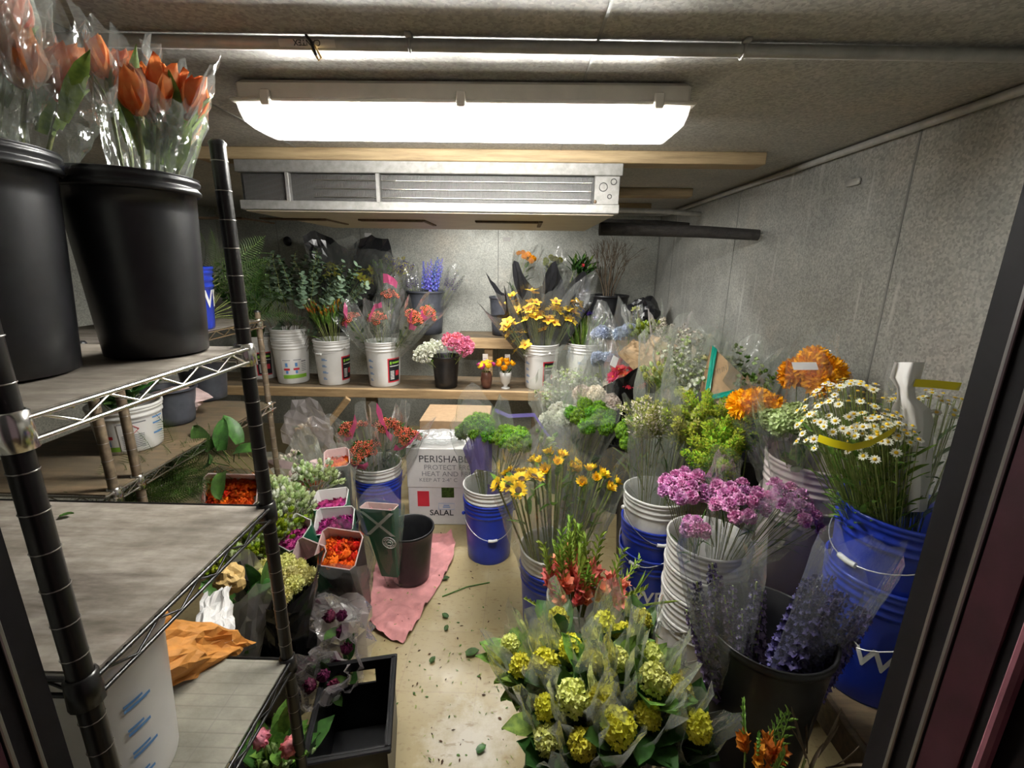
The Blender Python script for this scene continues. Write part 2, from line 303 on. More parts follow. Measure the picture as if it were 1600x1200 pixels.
# sheet seams
mb = MB()
for y in (1.55, 2.72, 3.8): mb.box((XR - 0.0025, y, 0), (XR, y + 0.007, ZC))
S('trim_1', mb, MAT['seam'])
mb = MB()
for px in (432, 562, 778): x = at(px, 360, Y=YB).x; mb.box((x, YB - 0.0025, 0), (x + 0.007, YB, ZC))
mb.box((XR - 0.01, YB - 0.01, 0), (XR, YB, ZC))
S('trim_2', mb, MAT['seam'])
mb = MB()
for x in (0.14, -0.9): mb.box((x, YD, ZC - 0.0025), (x + 0.006, YB, ZC))
S('trim_3', mb, MAT['seam'])

# ------------------------------------------------------------------ wooden beams
for y, x1, w in ((1.95, 0.94, 0.10), (2.82, 0.97, 0.09), (3.5, 0.92, 0.09)):
    S('trim_4' if y < 2 else ('trim_5' if y < 3 else 'trim_6'), MB().box((-1.3, y, ZC - 0.045), (x1, y + w, ZC), bev=0.003), MAT['beam_wood'])
# ------------------------------------------------------------------ fluorescent light
fx0, fx1, fy0, fy1 = -0.71, 0.402, 1.25, 1.43
L = T('ceiling_light', 'long vapour-tight fluorescent light glowing white under the ceiling', 'light', (0, 0, 0))
mb = MB(); mb.box((fx0, fy0, 1.928), (fx1, fy1, ZC - 0.004), bev=0.008); mb.box((fx0 - 0.012, fy0 - 0.01, 1.925), (fx1 + 0.012, fy1 + 0.01, 1.934), bev=0.003)
O('housing', mb, MAT['fixture_body'], L, smooth=False)
mb = MB(); rows = []
for z, k in ((1.925, 0.0), (1.905, 0.004), (1.885, 0.014), (1.874, 0.034)):
    e = k * 0.6; rows.append([(fx0 + e, fy0 + k, z), (fx1 - e, fy0 + k, z), (fx1 - e, fy1 - k, z), (fx0 + e, fy1 - k, z)])
mb.grid(rows, 0, wrap=True); mb.add(rows[-1], [(0, 1, 2, 3)])
O('lens', mb, MAT['lens'], L, smooth=False)
for yy in (fy0 + 0.045, fy1 - 0.045):
    O('fluorescent_tube', MB().tube([(fx0 + 0.06, yy, 1.905), (fx1 - 0.06, yy, 1.905)], 0.013, 10), MAT['tube'], L)
    for xx in (fx0 + 0.045, fx1 - 0.045): O('lamp_holder', MB().box((xx - 0.014, yy - 0.016, 1.888), (xx + 0.014, yy + 0.016, 1.93), bev=0.004), MAT['white_plastic'], L, smooth=False)
for k in range(3):
    xx = fx0 + 0.08 + k * (fx1 - fx0 - 0.16) / 2
    O('clip', MB().box((xx - 0.012, fy0 - 0.018, 1.915), (xx + 0.012, fy0 - 0.004, 1.95), bev=0.003), MAT['fixture_body'], L, smooth=False)
# ------------------------------------------------------------------ evaporator cooling unit
E = T('cooling_unit', 'wide low-profile metal evaporator unit slung from ceiling beams behind the light', 'cooling unit', (0, 0, 0))
ex0, ex1, ey0, ey1, ez0, ez1 = -1.15, 0.385, 1.97, 2.90, 1.75, 1.935
mb = MB(); mb.box((ex0, ey0 + 0.035, ez0), (ex1, ey1, ez1), bev=0.004); mb.box((ex0 - 0.004, ey0 - 0.012, ez1 - 0.045), (ex1 + 0.008, ey0 + 0.036, ez1 + 0.002), bev=0.003); mb.box((ex0 - 0.004, ey0 - 0.004, ez0), (ex1 + 0.004, ey0 + 0.036, ez0 + 0.036), bev=0.003)
O('casing', mb, MAT['unit_metal'], E, smooth=False)
O('drain_pan', MB().box((ex0 + 0.01, ey0 + 0.01, ez0 - 0.006), (ex1 - 0.012, ey1 - 0.01, ez0), bev=0.002), MAT['unit_under'], E, smooth=False)
sp = ex1 - 0.10
O('coil_grille', MB().box((ex0, ey0 + 0.022, ez0 + 0.036), (sp, ey0 + 0.034, ez1 - 0.045)), MAT['coil_dark'], E, smooth=False)
mb = MB(); zA, zB = ez0 + 0.04, ez1 - 0.048
for k in range(260):
    x = ex0 + 0.012 + k * (sp - ex0 - 0.02) / 260; mb.box((x, ey0 + 0.016, zA), (x + 0.0018, ey0 + 0.024, zB))
tag(O('fins', mb, MAT['fin'], E, smooth=False), kind='stuff')
for k in range(3):
    z = zA + 0.012 + k * 0.032; O('coil_tube', MB().tube([(ex0 + 0.3, ey0 + 0.012, z), (sp - 0.01, ey0 + 0.012, z)], 0.0025, 6), MAT['chrome'], E)
for x in (at(590, 280, Y=ey0).x, -0.95): O('divider_strip', MB().box((x - 0.008, ey0 - 0.006, ez0 + 0.03), (x + 0.008, ey0 + 0.02, ez1 - 0.04), bev=0.002), MAT['unit_metal'], E, smooth=False)
O('end_panel', MB().box((sp, ey0, ez0 + 0.03), (ex1, ey0 + 0.034, ez1 - 0.04), bev=0.002), MAT['unit_metal'], E, smooth=False)
for (x, z, r) in ((sp + 0.035, ez0 + 0.10, 0.016), (sp + 0.062, ez0 + 0.065, 0.008), (sp + 0.075, ez0 + 0.12, 0.011)):
    t = MB(); t.tube([Vector((x + r * math.cos(a * PI / 8), ey0 - 0.001, z + r * math.sin(a * PI / 8))) for a in range(17)], 0.0016, 5)
    O('knockout', t, MAT['coil_dark'], E)
O('rust_spot', MB().ball((sp + 0.006, ey0 - 0.001, ez0 + 0.045), 0.006, sz=1.3), MAT['rust_slot'], E)
for px in (450, 600, 790, 330):
    c = at(px, 340, z=ez0 - 0.006); c.y = 2.28
    mb = MB()
    for k in range(3): mb.box((c.x - 0.15, c.y + k * 0.022, ez0 - 0.013), (c.x + 0.15, c.y + 0.012 + k * 0.022, ez0 - 0.005))
    mb.box((c.x + 0.152, c.y, ez0 - 0.012), (c.x + 0.17, c.y + 0.30, ez0 - 0.005))
    O('fan_slot', mb, MAT['rust_slot'], E, smooth=False)
# ------------------------------------------------------------------ conduits, foam pipe, tags
def bend(pts, r=0.05, n=6):
    pts = [Vector(p) for p in pts]; out = [pts[0]]
    for a, b, c in zip(pts, pts[1:], pts[2:]):
        u = (a - b).normalized(); w = (c - b).normalized()
        for k in range(n + 1):
            t = k / n; out.append((b + u * r) * (1 - t) ** 2 + b * 2 * t * (1 - t) + (b + w * r) * t * t)
    out.append(pts[-1]); return out
PZ, PR = 1.966, 0.0122
cy = at(800, 75, z=PZ).y
C = T('conduit_pipe', 'grey conduit pipe crossing the ceiling before the light and along the right wall', 'pipe', (0, 0, 0))
O('pipe', MB().tube(bend([(-1.3, cy - 0.03, PZ), (XR - 0.022, cy + 0.02, PZ), (XR - 0.022, 4.0, PZ - 0.01), (0.45, 4.05, PZ - 0.01)], 0.09), PR, 12), MAT['pipe_grey'], C)
PY = lambda x: cy - 0.03 + 0.05 * (x + 1.3) / 2.48
for x in (at(643, 75, Y=cy).x, at(1160, 95, Y=cy).x):
    yp = PY(x)
    mb = MB(); mb.tube([(x, yp + 0.0138 * math.cos(a), PZ + 0.0138 * math.sin(a)) for a in [k * 2 * PI / 12 for k in range(13)]], 0.003, 6); mb.box((x - 0.006, yp - 0.026, 1.974), (x + 0.006, yp + 0.026, ZC))
    O('strap', mb, MAT['pipe_grey'], C)
def text_mesh(s, size, bold=False):
    cu = bpy.data.curves.new('lettering', 'FONT'); cu.body = s; cu.size = size; cu.resolution_u = 3
    if bold: cu.offset = size * 0.018
    ob = bpy.data.objects.new('lettering', cu); me = bpy.data.meshes.new_from_object(ob)
    vs = [v.co.copy() for v in me.vertices]; fs = [tuple(p.vertices) for p in me.polygons]
    bpy.data.objects.remove(ob); bpy.data.meshes.remove(me); bpy.data.curves.remove(cu)
    w = max((v.x for v in vs), default=0); return vs, fs, w
def flat_text(name, s, size, origin, ux, uy, mat, parent=None, center=False, bold=False):
    vs, fs, w = text_mesh(s, size, bold); ux = Vector(ux).normalized(); uy = Vector(uy).normalized(); o = Vector(origin)
    if center: o = o - ux * w / 2
    return O(name, MB().add([o + ux * v.x + uy * v.y for v in vs], fs), MAT[mat], parent, smooth=False)
xl = at(487, 62, Y=cy).x
mb = MB(); mb.grid([[(xl + dx, PY(xl + dx) - 0.0131 * math.cos(a), PZ - 0.0131 * math.sin(a)) for dx in (-0.055, 0.055)] for a in (-0.2, 0.15, 0.5, 0.85)])
O('label', mb, MAT['pipe_label'], C)
vs, fs, w = text_mesh('CANTEX', 0.0135, True)
mb = MB().add([(xl + w / 2 - v.x, PY(xl + w / 2 - v.x) - 0.0136 * math.cos(v.y / 0.0127 - 0.1), PZ - 0.0136 * math.sin(v.y / 0.0127 - 0.1)) for v in vs], fs)
O('lettering', mb, MAT['ink'], C)
zt = T('cable_tie', 'black cable tie hanging from the ceiling conduit', 'cable tie', (0, 0, 0))
p = at(478, 55, Y=cy - 0.028); O('strap_end', MB().tube([p, p + Vector((0.01, -0.004, -0.012)), p + Vector((0.018, -0.004, -0.035))], 0.003, 5), MAT['black_plastic'], zt)
q = at(487, 76, Y=cy - 0.028); O('tail', MB().tube([q, q + Vector((0.013, 0, -0.02)), q + Vector((0.018, 0, -0.016)), q + Vector((0.006, 0, 0.006))], 0.0022, 5), MAT['gold_paper'], zt)
fp = T('drain_pipe', 'black foam-covered drain pipe running from cooling unit into right wall', 'pipe', (0, 0, 0))
O('insulation', MB().tube([(0.40, 2.5, 1.73), (0.6, 2.5, 1.728), (0.9, 2.46, 1.72), (1.18, 2.42, 1.705)], [0.034, 0.032, 0.03, 0.027], 12), MAT['pipe_foam'], fp)
O('pipe', MB().tube([(1.17, 2.42, 1.706), (XR, 2.417, 1.704)], 0.012, 8), MAT['pipe_grey'], fp)
for k, (z, r) in enumerate(((1.90, 0.016), (1.85, 0.013))):
    tag(O('copper_pipe', MB().tube([(0.38, 3.2 + k * 0.2, z), (0.95, 3.25 + k * 0.2, z), (XR, 3.3 + k * 0.2, z - 0.01)], r, 10), MAT['pipe_foam' if k else 'pipe_grey']), ('grey pipe running to right wall behind the cooling unit', 'black pipe just below the grey one behind the cooling unit')[k], 'pipe')
p = at(1336, 285, X=XR); mb = MB(); mb.box((XR - 0.012, p.y - 0.035, p.z - 0.012), (XR, p.y + 0.035, p.z + 0.012), bev=0.004)
tag(O('wall_bracket', mb, MAT['pipe_grey']), 'small pale oblong fitting stuck on the right metal wall', 'fitting')
for px, py, s in ((575, 367, 'white sticker on back wall above the blue flowers, left of seam'), (792, 374, 'white sticker on back wall just right of the middle seam')):
    p = at(px, py, Y=YB); tag(O('wall_sticker', MB().box((p.x - 0.03, YB - 0.003, p.z - 0.016), (p.x + 0.03, YB, p.z + 0.016)), MAT['paper_white'], smooth=False), s, 'sticker')
p = at(450, 377, Y=YB); tag(O('hanging_knob', MB().ball((p.x, YB - 0.012, p.z), 0.035, n=14, m=8, sz=1.2), MAT['black_plastic']), 'black round knob on the back wall above the eucalyptus', 'knob')

# ------------------------------------------------------------------ wooden shelves at the back
def planks(mb, x0, x1, y0, y1, z, n, th=0.02):
    w = (y1 - y0) / n
    for k in range(n): mb.box((x0, y0 + k * w + 0.004, z - th), (x1, y0 + (k + 1) * w - 0.004, z), bev=0.002)
W = T('wooden_shelf', 'rough two-step wooden shelf along the back wall holding pails of flowers', 'shelf', (0, 0, 0))
mb = MB(); planks(mb, XL + 0.02, 1.17, 3.36, 3.80, 0.61, 3); O('lower_deck', mb, MAT['wood_dark'], W, smooth=False)
O('fascia', MB().box((XL + 0.02, 3.32, 0.545), (0.30, 3.358, 0.612), bev=0.003), MAT['wood'], W, smooth=False)
mb = MB(); planks(mb, -0.55, 1.17, 3.79, 4.18, 0.945, 3); O('upper_deck', mb, MAT['wood_dark'], W, smooth=False)
for x0, x1 in ((-0.55, -0.02), (0.0, 1.17)): O('upper_fascia', MB().box((x0, 3.755, 0.86), (x1, 3.788, 0.947), bev=0.003), MAT['wood'], W, smooth=False)
for x in (-0.30, 0.17, 0.62, 1.1): O('post', MB().box((x, 3.80, 0.615), (x + 0.07, 3.84, 0.92), bev=0.003), MAT['wood'], W, smooth=False)
for x in (-1.2, -0.45, 0.1, 0.9): O('leg', MB().box((x, 3.40, 0), (x + 0.08, 3.46, 0.585), bev=0.003), MAT['wood_dark'], W, smooth=False)
mb = MB(); a = Vector((-1.30, 3.31, 0.54)); mb.tube([a, a + Vector((-0.18, 0.0, -0.22))], 0.03, 4); O('brace', mb, MAT['wood'], W, smooth=False)
# low wooden staging along the right wall
W2 = T('wooden_staging', 'low wooden staging along the right wall under the crowd of flower pails', 'staging', (0, 0, 0))
mb = MB()
for k in range(3): mb.box((0.845 + k * 0.112, 0.72, 0.43), (0.95 + k * 0.112, 3.28, 0.45), bev=0.002)
O('deck', mb, MAT['wood_dark'], W2, smooth=False)
O('fascia', MB().box((0.825, 0.70, 0.36), (0.843, 3.28, 0.452), bev=0.003), MAT['wood_dark'], W2, smooth=False)
for y in (0.8, 2.0, 3.1):
    for x in (0.87, 1.12): O('leg', MB().box((x, y, 0), (x + 0.05, y + 0.05, 0.43), bev=0.003), MAT['wood_dark'], W2, smooth=False)

# ------------------------------------------------------------------ wire shelving
def rack(name, label, x0, x1, y0, y1, tiers, posts, top, liner, chrome_tiers=(), rp=0.0135, postmat='black_metal'):
    r = T(name, label, 'shelving', (0, 0, 0))
    for (x, y) in posts:
        mb = MB().tube([(x, y, 0), (x, y, top)], rp, 14); po = O('post', mb, MAT[postmat], r)
        g = MB(); z = 0.12
        while z < top - 0.02: g.lathe([(rp + 0.0006, -0.0008), (rp + 0.0012, 0), (rp + 0.0006, 0.0008)], 14, 0, (x, y, z)); z += 0.05
        tag(O('groove_rings', g, MAT['groove'], po), kind='stuff')
        O('cap', MB().lathe([(0.0001, 0.006), (rp * 0.8, 0.005), (rp + 0.001, 0), (rp + 0.001, -0.004)], 14, 0, (x, y, top)), MAT['black_plastic'], po)
    for ti, z in enumerate(tiers):
        cm = MAT['chrome' if ti in chrome_tiers else 'black_metal']
        mb = MB()
        def truss(a, b):
            a = Vector(a); b = Vector(b); dz = Vector((0, 0, -0.026)); mb.tube([a, b], 0.0034, 8); mb.tube([a + dz, b + dz], 0.0034, 8)
            n = max(4, int((b - a).length / 0.045)); n += n % 2
            pts = [a.lerp(b, (k + 0.5) / n) + (dz * 0.92 if k % 2 else dz * 0.08) for k in range(n)]
            mb.tube(pts, 0.0022, 5)
        truss((x1, y0, z), (x1, y1, z)); truss((x0, y1, z), (x1, y1, z)); truss((x0, y0, z), (x1, y0, z)); truss((x0, y0, z), (x0, y1, z))
        fr = O('shelf_frame', mb, cm, r)
        g = MB(); y = y0 + 0.03
        while y < y1 - 0.01: g.tube([(x0, y, z - 0.004), (x1, y, z - 0.004)], 0.0018, 5); y += 0.028
        O('wire_grid', g, cm, fr)
        O('liner', MB().box((x0 + 0.006, y0 + 0.008, z), (x1 - 0.006, y1 - 0.008, z + 0.004)), MAT[liner[ti]], r, smooth=False)
        for (x, y) in posts: O('collar', MB().lathe([(rp + 0.001, -0.036), (rp + 0.006, -0.034), (rp + 0.0045, 0.008), (rp + 0.001, 0.010)], 14, 0, (x, y, z)), cm, r)
    return r
rack('wire_rack', 'black and chrome wire rack at the near left with paper-lined shelves', -1.42, -0.535, 0.455, 0.885, (0.62, 1.03, 1.38), [(-0.546, 0.885), (-0.549, 0.455), (-1.41, 0.885), (-1.41, 0.455)], 1.75, ('liner_film', 'liner_wood', 'liner_wood'), chrome_tiers=(2,))
rack('wire_rack', 'rusty wire rack against the left wall behind the black one', -1.62, -1.10, 1.08, 1.95, (0.55, 0.93, 1.30), [(-1.11, 1.12), (-1.11, 1.20), (-1.115, 1.925), (-1.61, 1.925), (-1.61, 1.09)], 1.34, ('wood_dark', 'wood_dark', 'liner_wood'), chrome_tiers=(0, 1, 2), rp=0.012, postmat='rusty')

# ------------------------------------------------------------------ pails and buckets
def facing(x, y): return math.atan2(-y, -x)
def pail_r(z, r, h): return r * 0.86 + (r - r * 0.86) * z / h
PAILMESH = {}
def pail(name, label, loc, mat, r=0.135, h=0.35, ribs=3, handle=None, marks=(), group=None, cat='bucket', rib_step=0.024, lip=0.004):
    x, y, z = loc; t = T(name, label, cat, loc, 0, group); f = facing(x, y)
    key = (mat, r, h, ribs, rib_step)
    if key not in PAILMESH:
        R = lambda q: pail_r(q, r, h)
        prof = [(0.0001, 0.002), (R(0) - 0.008, 0.002), (R(0) - 0.002, 0.0), (R(0), 0.006)]
        zz = h - ribs * rib_step - 0.012
        prof += [(R(zz * k / 5), zz * k / 5) for k in range(1, 6)]
        for k in range(ribs):
            a = h - (ribs - k) * rib_step
            prof += [(R(a), a - 0.003), (R(a) + lip, a), (R(a) + lip, a + 0.006), (R(a) + 0.0008, a + 0.010)]
        prof += [(R(h) + 0.001, h - 0.012), (R(h) + lip + 0.001, h - 0.008), (R(h) + lip + 0.0005, h - 0.001), (R(h), h), (R(h) - 0.003, h - 0.002)]
        prof += [(R(h * k / 5) - 0.0035, h * k / 5) for k in (4, 3, 2, 1)] + [(R(0) - 0.004, 0.008), (0.0001, 0.007)]
        PAILMESH[key] = MB().lathe(prof, 40).mesh(name, [MAT[mat]])
    O('body', PAILMESH[key], None, t)
    if handle:
        da, drop, hz = handle; hz = h - hz; rr = pail_r(hz, r, h) + 0.008; pts = []
        c = f + rad(da)
        for k in range(19):
            a = -PI / 2 + PI * k / 18; q = math.cos(a)
            pts.append((rr * math.cos(c + a * 0.98), rr * math.sin(c + a * 0.98), hz - drop * q ** 1.2))
        O('bail', MB().tube(pts, 0.0018, 6), MAT['wire'], t)
        m = pts[8:11]; m = [Vector(p) * 1.0 for p in m]; O('grip', MB().tube(m, 0.0075, 10), MAT['white_grip'], t)
        for p in (pts[0], pts[-1]): O('ear', MB().ball(p, 0.010, n=10, m=6), MAT[mat], t)
    for mkd in marks: mark(t, f, r, h, *mkd)
    return t
def wrap(t, f, r, h, a0, a1, z0, z1, mat, off=0.0012, name='label', n=8, parent=None):
    rows = []
    for z in (z0, z1):
        R = pail_r(z, r, h) + off; rows.append([(R * math.cos(f + rad(a0) + (rad(a1 - a0)) * k / n), R * math.sin(f + rad(a0) + rad(a1 - a0) * k / n), z) for k in range(n + 1)])
    return O(name, MB().grid(rows), MAT[mat], parent or t, smooth=True)
def wraps(r, h, f, items, off=0.002):     # several small rectangles in one mesh: printed lines
    mb = MB()
    for a0, a1, z0, z1 in items:
        rows = []
        for z in (z0, z1):
            R = pail_r(z, r, h) + off; rows.append([(R * math.cos(f + rad(a0 + (a1 - a0) * k / 4)), R * math.sin(f + rad(a0 + (a1 - a0) * k / 4)), z) for k in range(5)])
        mb.grid(rows)
    return mb
def wrap_text(t, f, r, h, s, size, a, z, mat, off=0.0022, bold=True, name='lettering'):
    vs, fs, w = text_mesh(s, size, bold); pts = []
    for v in vs:
        zz = z + v.y; R = pail_r(zz, r, h) + off; q = f + rad(a) + (v.x - w / 2) / R
        pts.append((R * math.cos(q), R * math.sin(q), zz))
    return O(name, MB().add(pts, fs), MAT[mat], t, smooth=False)
def mark(t, f, r, h, kind, a=0, z=0.2):
    if kind == 'lines':      # blue volume marks
        it = []
        for k, zz in enumerate((0.05, 0.10, 0.15, 0.20)):
            w = (14, 20, 17, 20)[k]; it += [(a, a + w, zz, zz + 0.006), (a, a + w * 0.7, zz + 0.010, zz + 0.015)]
        O('volume_marks', wraps(r, h, f, it), MAT['ink_blue'], t)
    elif kind == 'panel':    # black panel with red edge, green word, white text
        wrap(t, f, r, h, a, a + 52, 0.035, 0.225, 'ink_red', 0.0012, 'label_border'); p = wrap(t, f, r, h, a + 4, a + 52, 0.045, 0.215, 'label_black', 0.002, 'label')
        O('label_logo', wraps(r, h, f, [(a + 8, a + 14, 0.178, 0.200), (a + 17, a + 48, 0.183, 0.197)], 0.0028), MAT['ink_green'], p)
        O('printed_text', wraps(r, h, f, [(a + 8, a + 48, 0.160, 0.166)] + [(a + 9, a + 24, 0.06 + 0.012 * k, 0.066 + 0.012 * k) for k in range(6)], 0.0028), MAT['white_grip'], p)
        wrap(t, f, r, h, a + 30, a + 46, 0.085, 0.125, 'ink_red', 0.0028, 'label_flower', parent=p)
    elif kind == 'care':     # white label with little pictures and a green band
        wrap(t, f, r, h, a, a + 88, 0.045, 0.205, 'paper_white', 0.0012, 'label'); wrap(t, f, r, h, a + 1, a + 86, 0.046, 0.075, 'ink_green', 0.002, 'label_band')
        O('printed_text', wraps(r, h, f, [(a + 4, a + 30, 0.19, 0.194), (a + 40, a + 66, 0.19, 0.195), (a + 66, a + 84, 0.172, 0.182)] + [(a + 66, a + 84, 0.10 + 0.014 * k, 0.105 + 0.014 * k) for k in range(5)], 0.0022), MAT['ink_grey'], t)
        for q in (6, 38): 
            O('label_flower', wraps(r, h, f, [(a + q, a + q + 20, 0.112, 0.128)], 0.0022), MAT['ink_red'], t); O('label_bucket', wraps(r, h, f, [(a + q + 6, a + q + 14, 0.085, 0.110), (a + q + 6, a + q + 14, 0.14, 0.17)], 0.0022), MAT['ink_blue'], t)
    elif kind == 'hazard':
        wrap(t, f, r, h, a, a + 44, 0.05, 0.215, 'paper_white', 0.0012, 'label')
        O('printed_text', wraps(r, h, f, [(a + 2, a + 42, 0.203, 0.207)] + [(a + 4, a + 38, 0.06 + 0.007 * k, 0.063 + 0.007 * k) for k in range(10)], 0.0022), MAT['ink_grey'], t)
        R = pail_r(0.165, r, h) + 0.0025; ca = f + rad(a + 20); m = MB(); d = 0.024
        pts = [(R * math.cos(ca + u / R), R * math.sin(ca + u / R), 0.165 + v) for u, v in ((d, 0), (0, d), (-d, 0), (0, -d), (d, 0))]
        O('hazard_diamond', m.tube(pts, 0.0013, 5), MAT['ink_red'], t)
    elif kind == 'lowes': wrap_text(t, f, r, h, "LOWE'S", 0.085, a, z, 'white_grip')
def bucket(name, label, loc, mat='black_plastic', r=0.12, h=0.36, taper=0.8, group=None, sq=1.0, rim=0.007, n=40, bands=1):
    t = T(name, label, 'bucket', loc, 0, group); rb = r * taper
    R = lambda q: rb + (r - rb) * q
    prof = [(0.0001, 0.002), (rb - 0.006, 0.002), (rb, 0.004)] + [(R(k / 5), h * k / 5) for k in range(1, 5)] + [(R(0.93) , h * 0.93)]
    for b in range(bands): a = h * (1 - 0.05 * (bands - b)); prof += [(r + rim * 0.3, a), (r + rim, a + 0.004), (r + rim, a + h * 0.05 - 0.007), (r + rim * 0.5, a + h * 0.05 - 0.003)]
    prof += [(r + rim, h - 0.002), (r, h), (r - 0.003, h - 0.003)] + [(R(k / 5) - 0.004, h * k / 5) for k in (4, 3, 2, 1)] + [(rb - 0.005, 0.009), (0.0001, 0.008)]
    O('body', MB().lathe(prof, n, sq=sq), MAT[mat], t)
    return t

# pails of the back shelf, lower step
SH = 0.6105
def shelf_pos(px, y=3.54, z=SH): p = at(px, 570, Y=y); return (p.x, y, z)
x0 = shelf_pos(457)
pail('white_pail', 'white pail with flower-care label, outer pail of the nested stack under eucalyptus', x0, 'white_plastic', handle=None, marks=(('care', -36),), group='nested pails under the eucalyptus')
pail('white_pail', 'white pail nested inside the pail holding eucalyptus, only its ribbed rim showing', (x0[0], x0[1], SH + 0.078), 'white_plastic', group='nested pails under the eucalyptus')
g = 'white flower pails on the lower wooden step'
PA = shelf_pos(521, 3.52); pail('white_pail', 'white pail holding green and orange spiky stems, second on the wooden step', PA, 'white_plastic', handle=(-45, 0.04, 0.06), marks=(('lines', -40), ('panel', 28)), group=g)
PB = shelf_pos(600, 3.50); pail('white_pail', 'white pail holding pink-wrapped red berry bunches on the wooden step', PB, 'white_plastic', marks=(('lines', -58), ('panel', 12)), group=g)
PC = shelf_pos(845, 3.50); pail('white_pail', 'white pail holding yellow orchids in black sleeves on the wooden step', PC, 'white_plastic', handle=(-60, 0.03, 0.06), marks=(('lines', -62), ('panel', 8)), group=g)
PD = shelf_pos(912, 3.56); pail('white_pail', 'white pail holding blue irises on the wooden step', PD, 'white_plastic', marks=(('lines', -20),), group=g)
PE = shelf_pos(410, 3.66); pail('white_pail', 'white pail with black and red label partly behind the black rack post', PE, 'white_plastic', marks=(('panel', -20),), group=g)
BK = {}
def bk(k, *a, **kw): BK[k] = a[2]; return bucket(*a, **kw)
p = at(697, 590, Y=3.45); bk('snap', 'bucket', 'black bucket holding pink and white snapdragons on the lower wooden step', (p.x, 3.45, SH), r=0.105, h=0.25)
UZ = 0.9465
p = at(667, 500, Y=3.98); bk('delph', 'bucket', 'black bucket of blue delphiniums on the upper wooden step', (p.x, 3.98, UZ), 'grey_plastic', r=0.16, h=0.37)
p = at(632, 500, Y=3.96); bk('mixed', 'bucket', 'dark bucket holding purple and green bunches left of the blue delphiniums', (p.x - 0.16, 3.96, UZ), 'black_plastic', r=0.13, h=0.34)
p = at(783, 500, Y=3.98); bk('mums', 'bucket', 'black bucket on the upper step behind the yellow orchid sleeves', (p.x + 0.02, 3.98, UZ), 'grey_plastic', r=0.12, h=0.33)
p = at(862, 500, Y=4.0); bk('mums2', 'bucket', 'black bucket hidden behind orchid sleeves holding amber mums', (p.x, 4.02, UZ), 'black_plastic', r=0.12, h=0.33)
p = at(950, 480, Y=3.95); bk('twig', 'bucket', 'wide black bucket of bare brown branches in the back corner', (p.x, 3.95, UZ), 'black_plastic', r=0.165, h=0.36)
p = at(520, 480, Y=3.95); bk('orchid', 'bucket', 'black bucket behind the spiky stems holding yellow-green orchids in black wrap', (p.x, 3.99, UZ - 0.0), 'black_plastic', r=0.12, h=0.30)
# small vases
def vase(label, loc, mat, prof):
    t = T('vase', label, 'vase', loc); O('body', MB().lathe(prof, 28), MAT[mat], t); return t
p = at(760, 600, Y=3.43); V1 = (p.x, 3.43, SH); vase('small brown glass vase of pink and yellow ranunculus', V1, 'vase_brown', [(0.0001, 0.002), (0.028, 0), (0.040, 0.03), (0.046, 0.07), (0.040, 0.115), (0.034, 0.13), (0.031, 0.128), (0.036, 0.11), (0.041, 0.07), (0.03, 0.012), (0.0001, 0.01)])
p = at(790, 598, Y=3.43); V2 = (p.x, 3.43, SH); vase('small white footed vase of orange ranunculus', V2, 'vase_white', [(0.0001, 0.001), (0.034, 0), (0.034, 0.006), (0.016, 0.014), (0.016, 0.028), (0.036, 0.05), (0.044, 0.10), (0.046, 0.13), (0.043, 0.131), (0.040, 0.10), (0.03, 0.055), (0.0001, 0.045)])
# floor pails
FB = at(590, 735, z=0.37); FB = (FB.x, FB.y, 0); pail('blue_pail', 'blue pail under the wooden shelf holding red berry bunches', FB, 'blue_plastic', handle=None, marks=(('lowes', -20, 0.12),))
pail('white_pail', 'white pail nested in the blue pail of red berry bunches', (FB[0], FB[1], 0.076), 'white_plastic')
FC = (-0.15, 2.21, 0); pail('blue_pail', 'blue pail with a white grip standing beside the white carton', FC, 'blue_plastic', handle=(8, 0.10, 0.09))
pail('white_pail', 'white pail nested in the blue pail beside the white carton', (FC[0], FC[1], 0.076), 'white_plastic')
FD = (0.155, 1.665, 0); pail('blue_pail', 'blue pail under the sunflowers', FD, 'blue_plastic')
pail('white_pail', 'white pail of sunflowers nested in a blue pail', (FD[0], FD[1], 0.076), 'white_plastic')
FE = (0.225, 1.40, 0); pail('white_pail', 'smaller white pail holding coral gladioli, behind the yellow stock', FE, 'white_plastic', r=0.108, h=0.40)
FF = (0.60, 1.80, 0); g = 'stacked pails of green bunches'
pail('blue_pail', "lowest blue pail with LOWE'S lettering in the tall stack holding green bunches", FF, 'blue_plastic', marks=(('lowes', -8, 0.14),), group=g, handle=(0, 0.06, 0.20))
pail('blue_pail', 'upper blue pail of the tall stack under the white pail of green bunches', (FF[0], FF[1], 0.135), 'blue_plastic', group=g, handle=(-25, 0.09, 0.08))
pail('white_pail', 'white pail of green bunches topping two blue pails', (FF[0], FF[1], 0.265), 'white_plastic', group=g, handle=(20, 0.10, 0.08))
FG = (0.665, 1.405, 0); g = 'nested white pails of carnations'
pail('white_pail', 'white pail with hazard label, lowest of the nested stack holding lilac carnations', FG, 'white_plastic', handle=(-62, 0.12, 0.06), marks=(('hazard', -40), ('lines', 22)), group=g, ribs=2)
for k, (w, hd) in enumerate((('second', (-70, 0.10, 0.06)), ('third', None), ('topmost', None))):
    pail('white_pail', f'white ribbed pail, {w} of the nested stack holding lilac carnations', (FG[0], FG[1], 0.105 + 0.098 * k), 'white_plastic', handle=hd, group=g, ribs=4)
FH = (0.615, 0.94, 0.270)
bucket('bucket', 'large black bucket of dark purple delphiniums at lower right', FH, r=0.145, h=0.445, taper=0.78, rim=0.004)
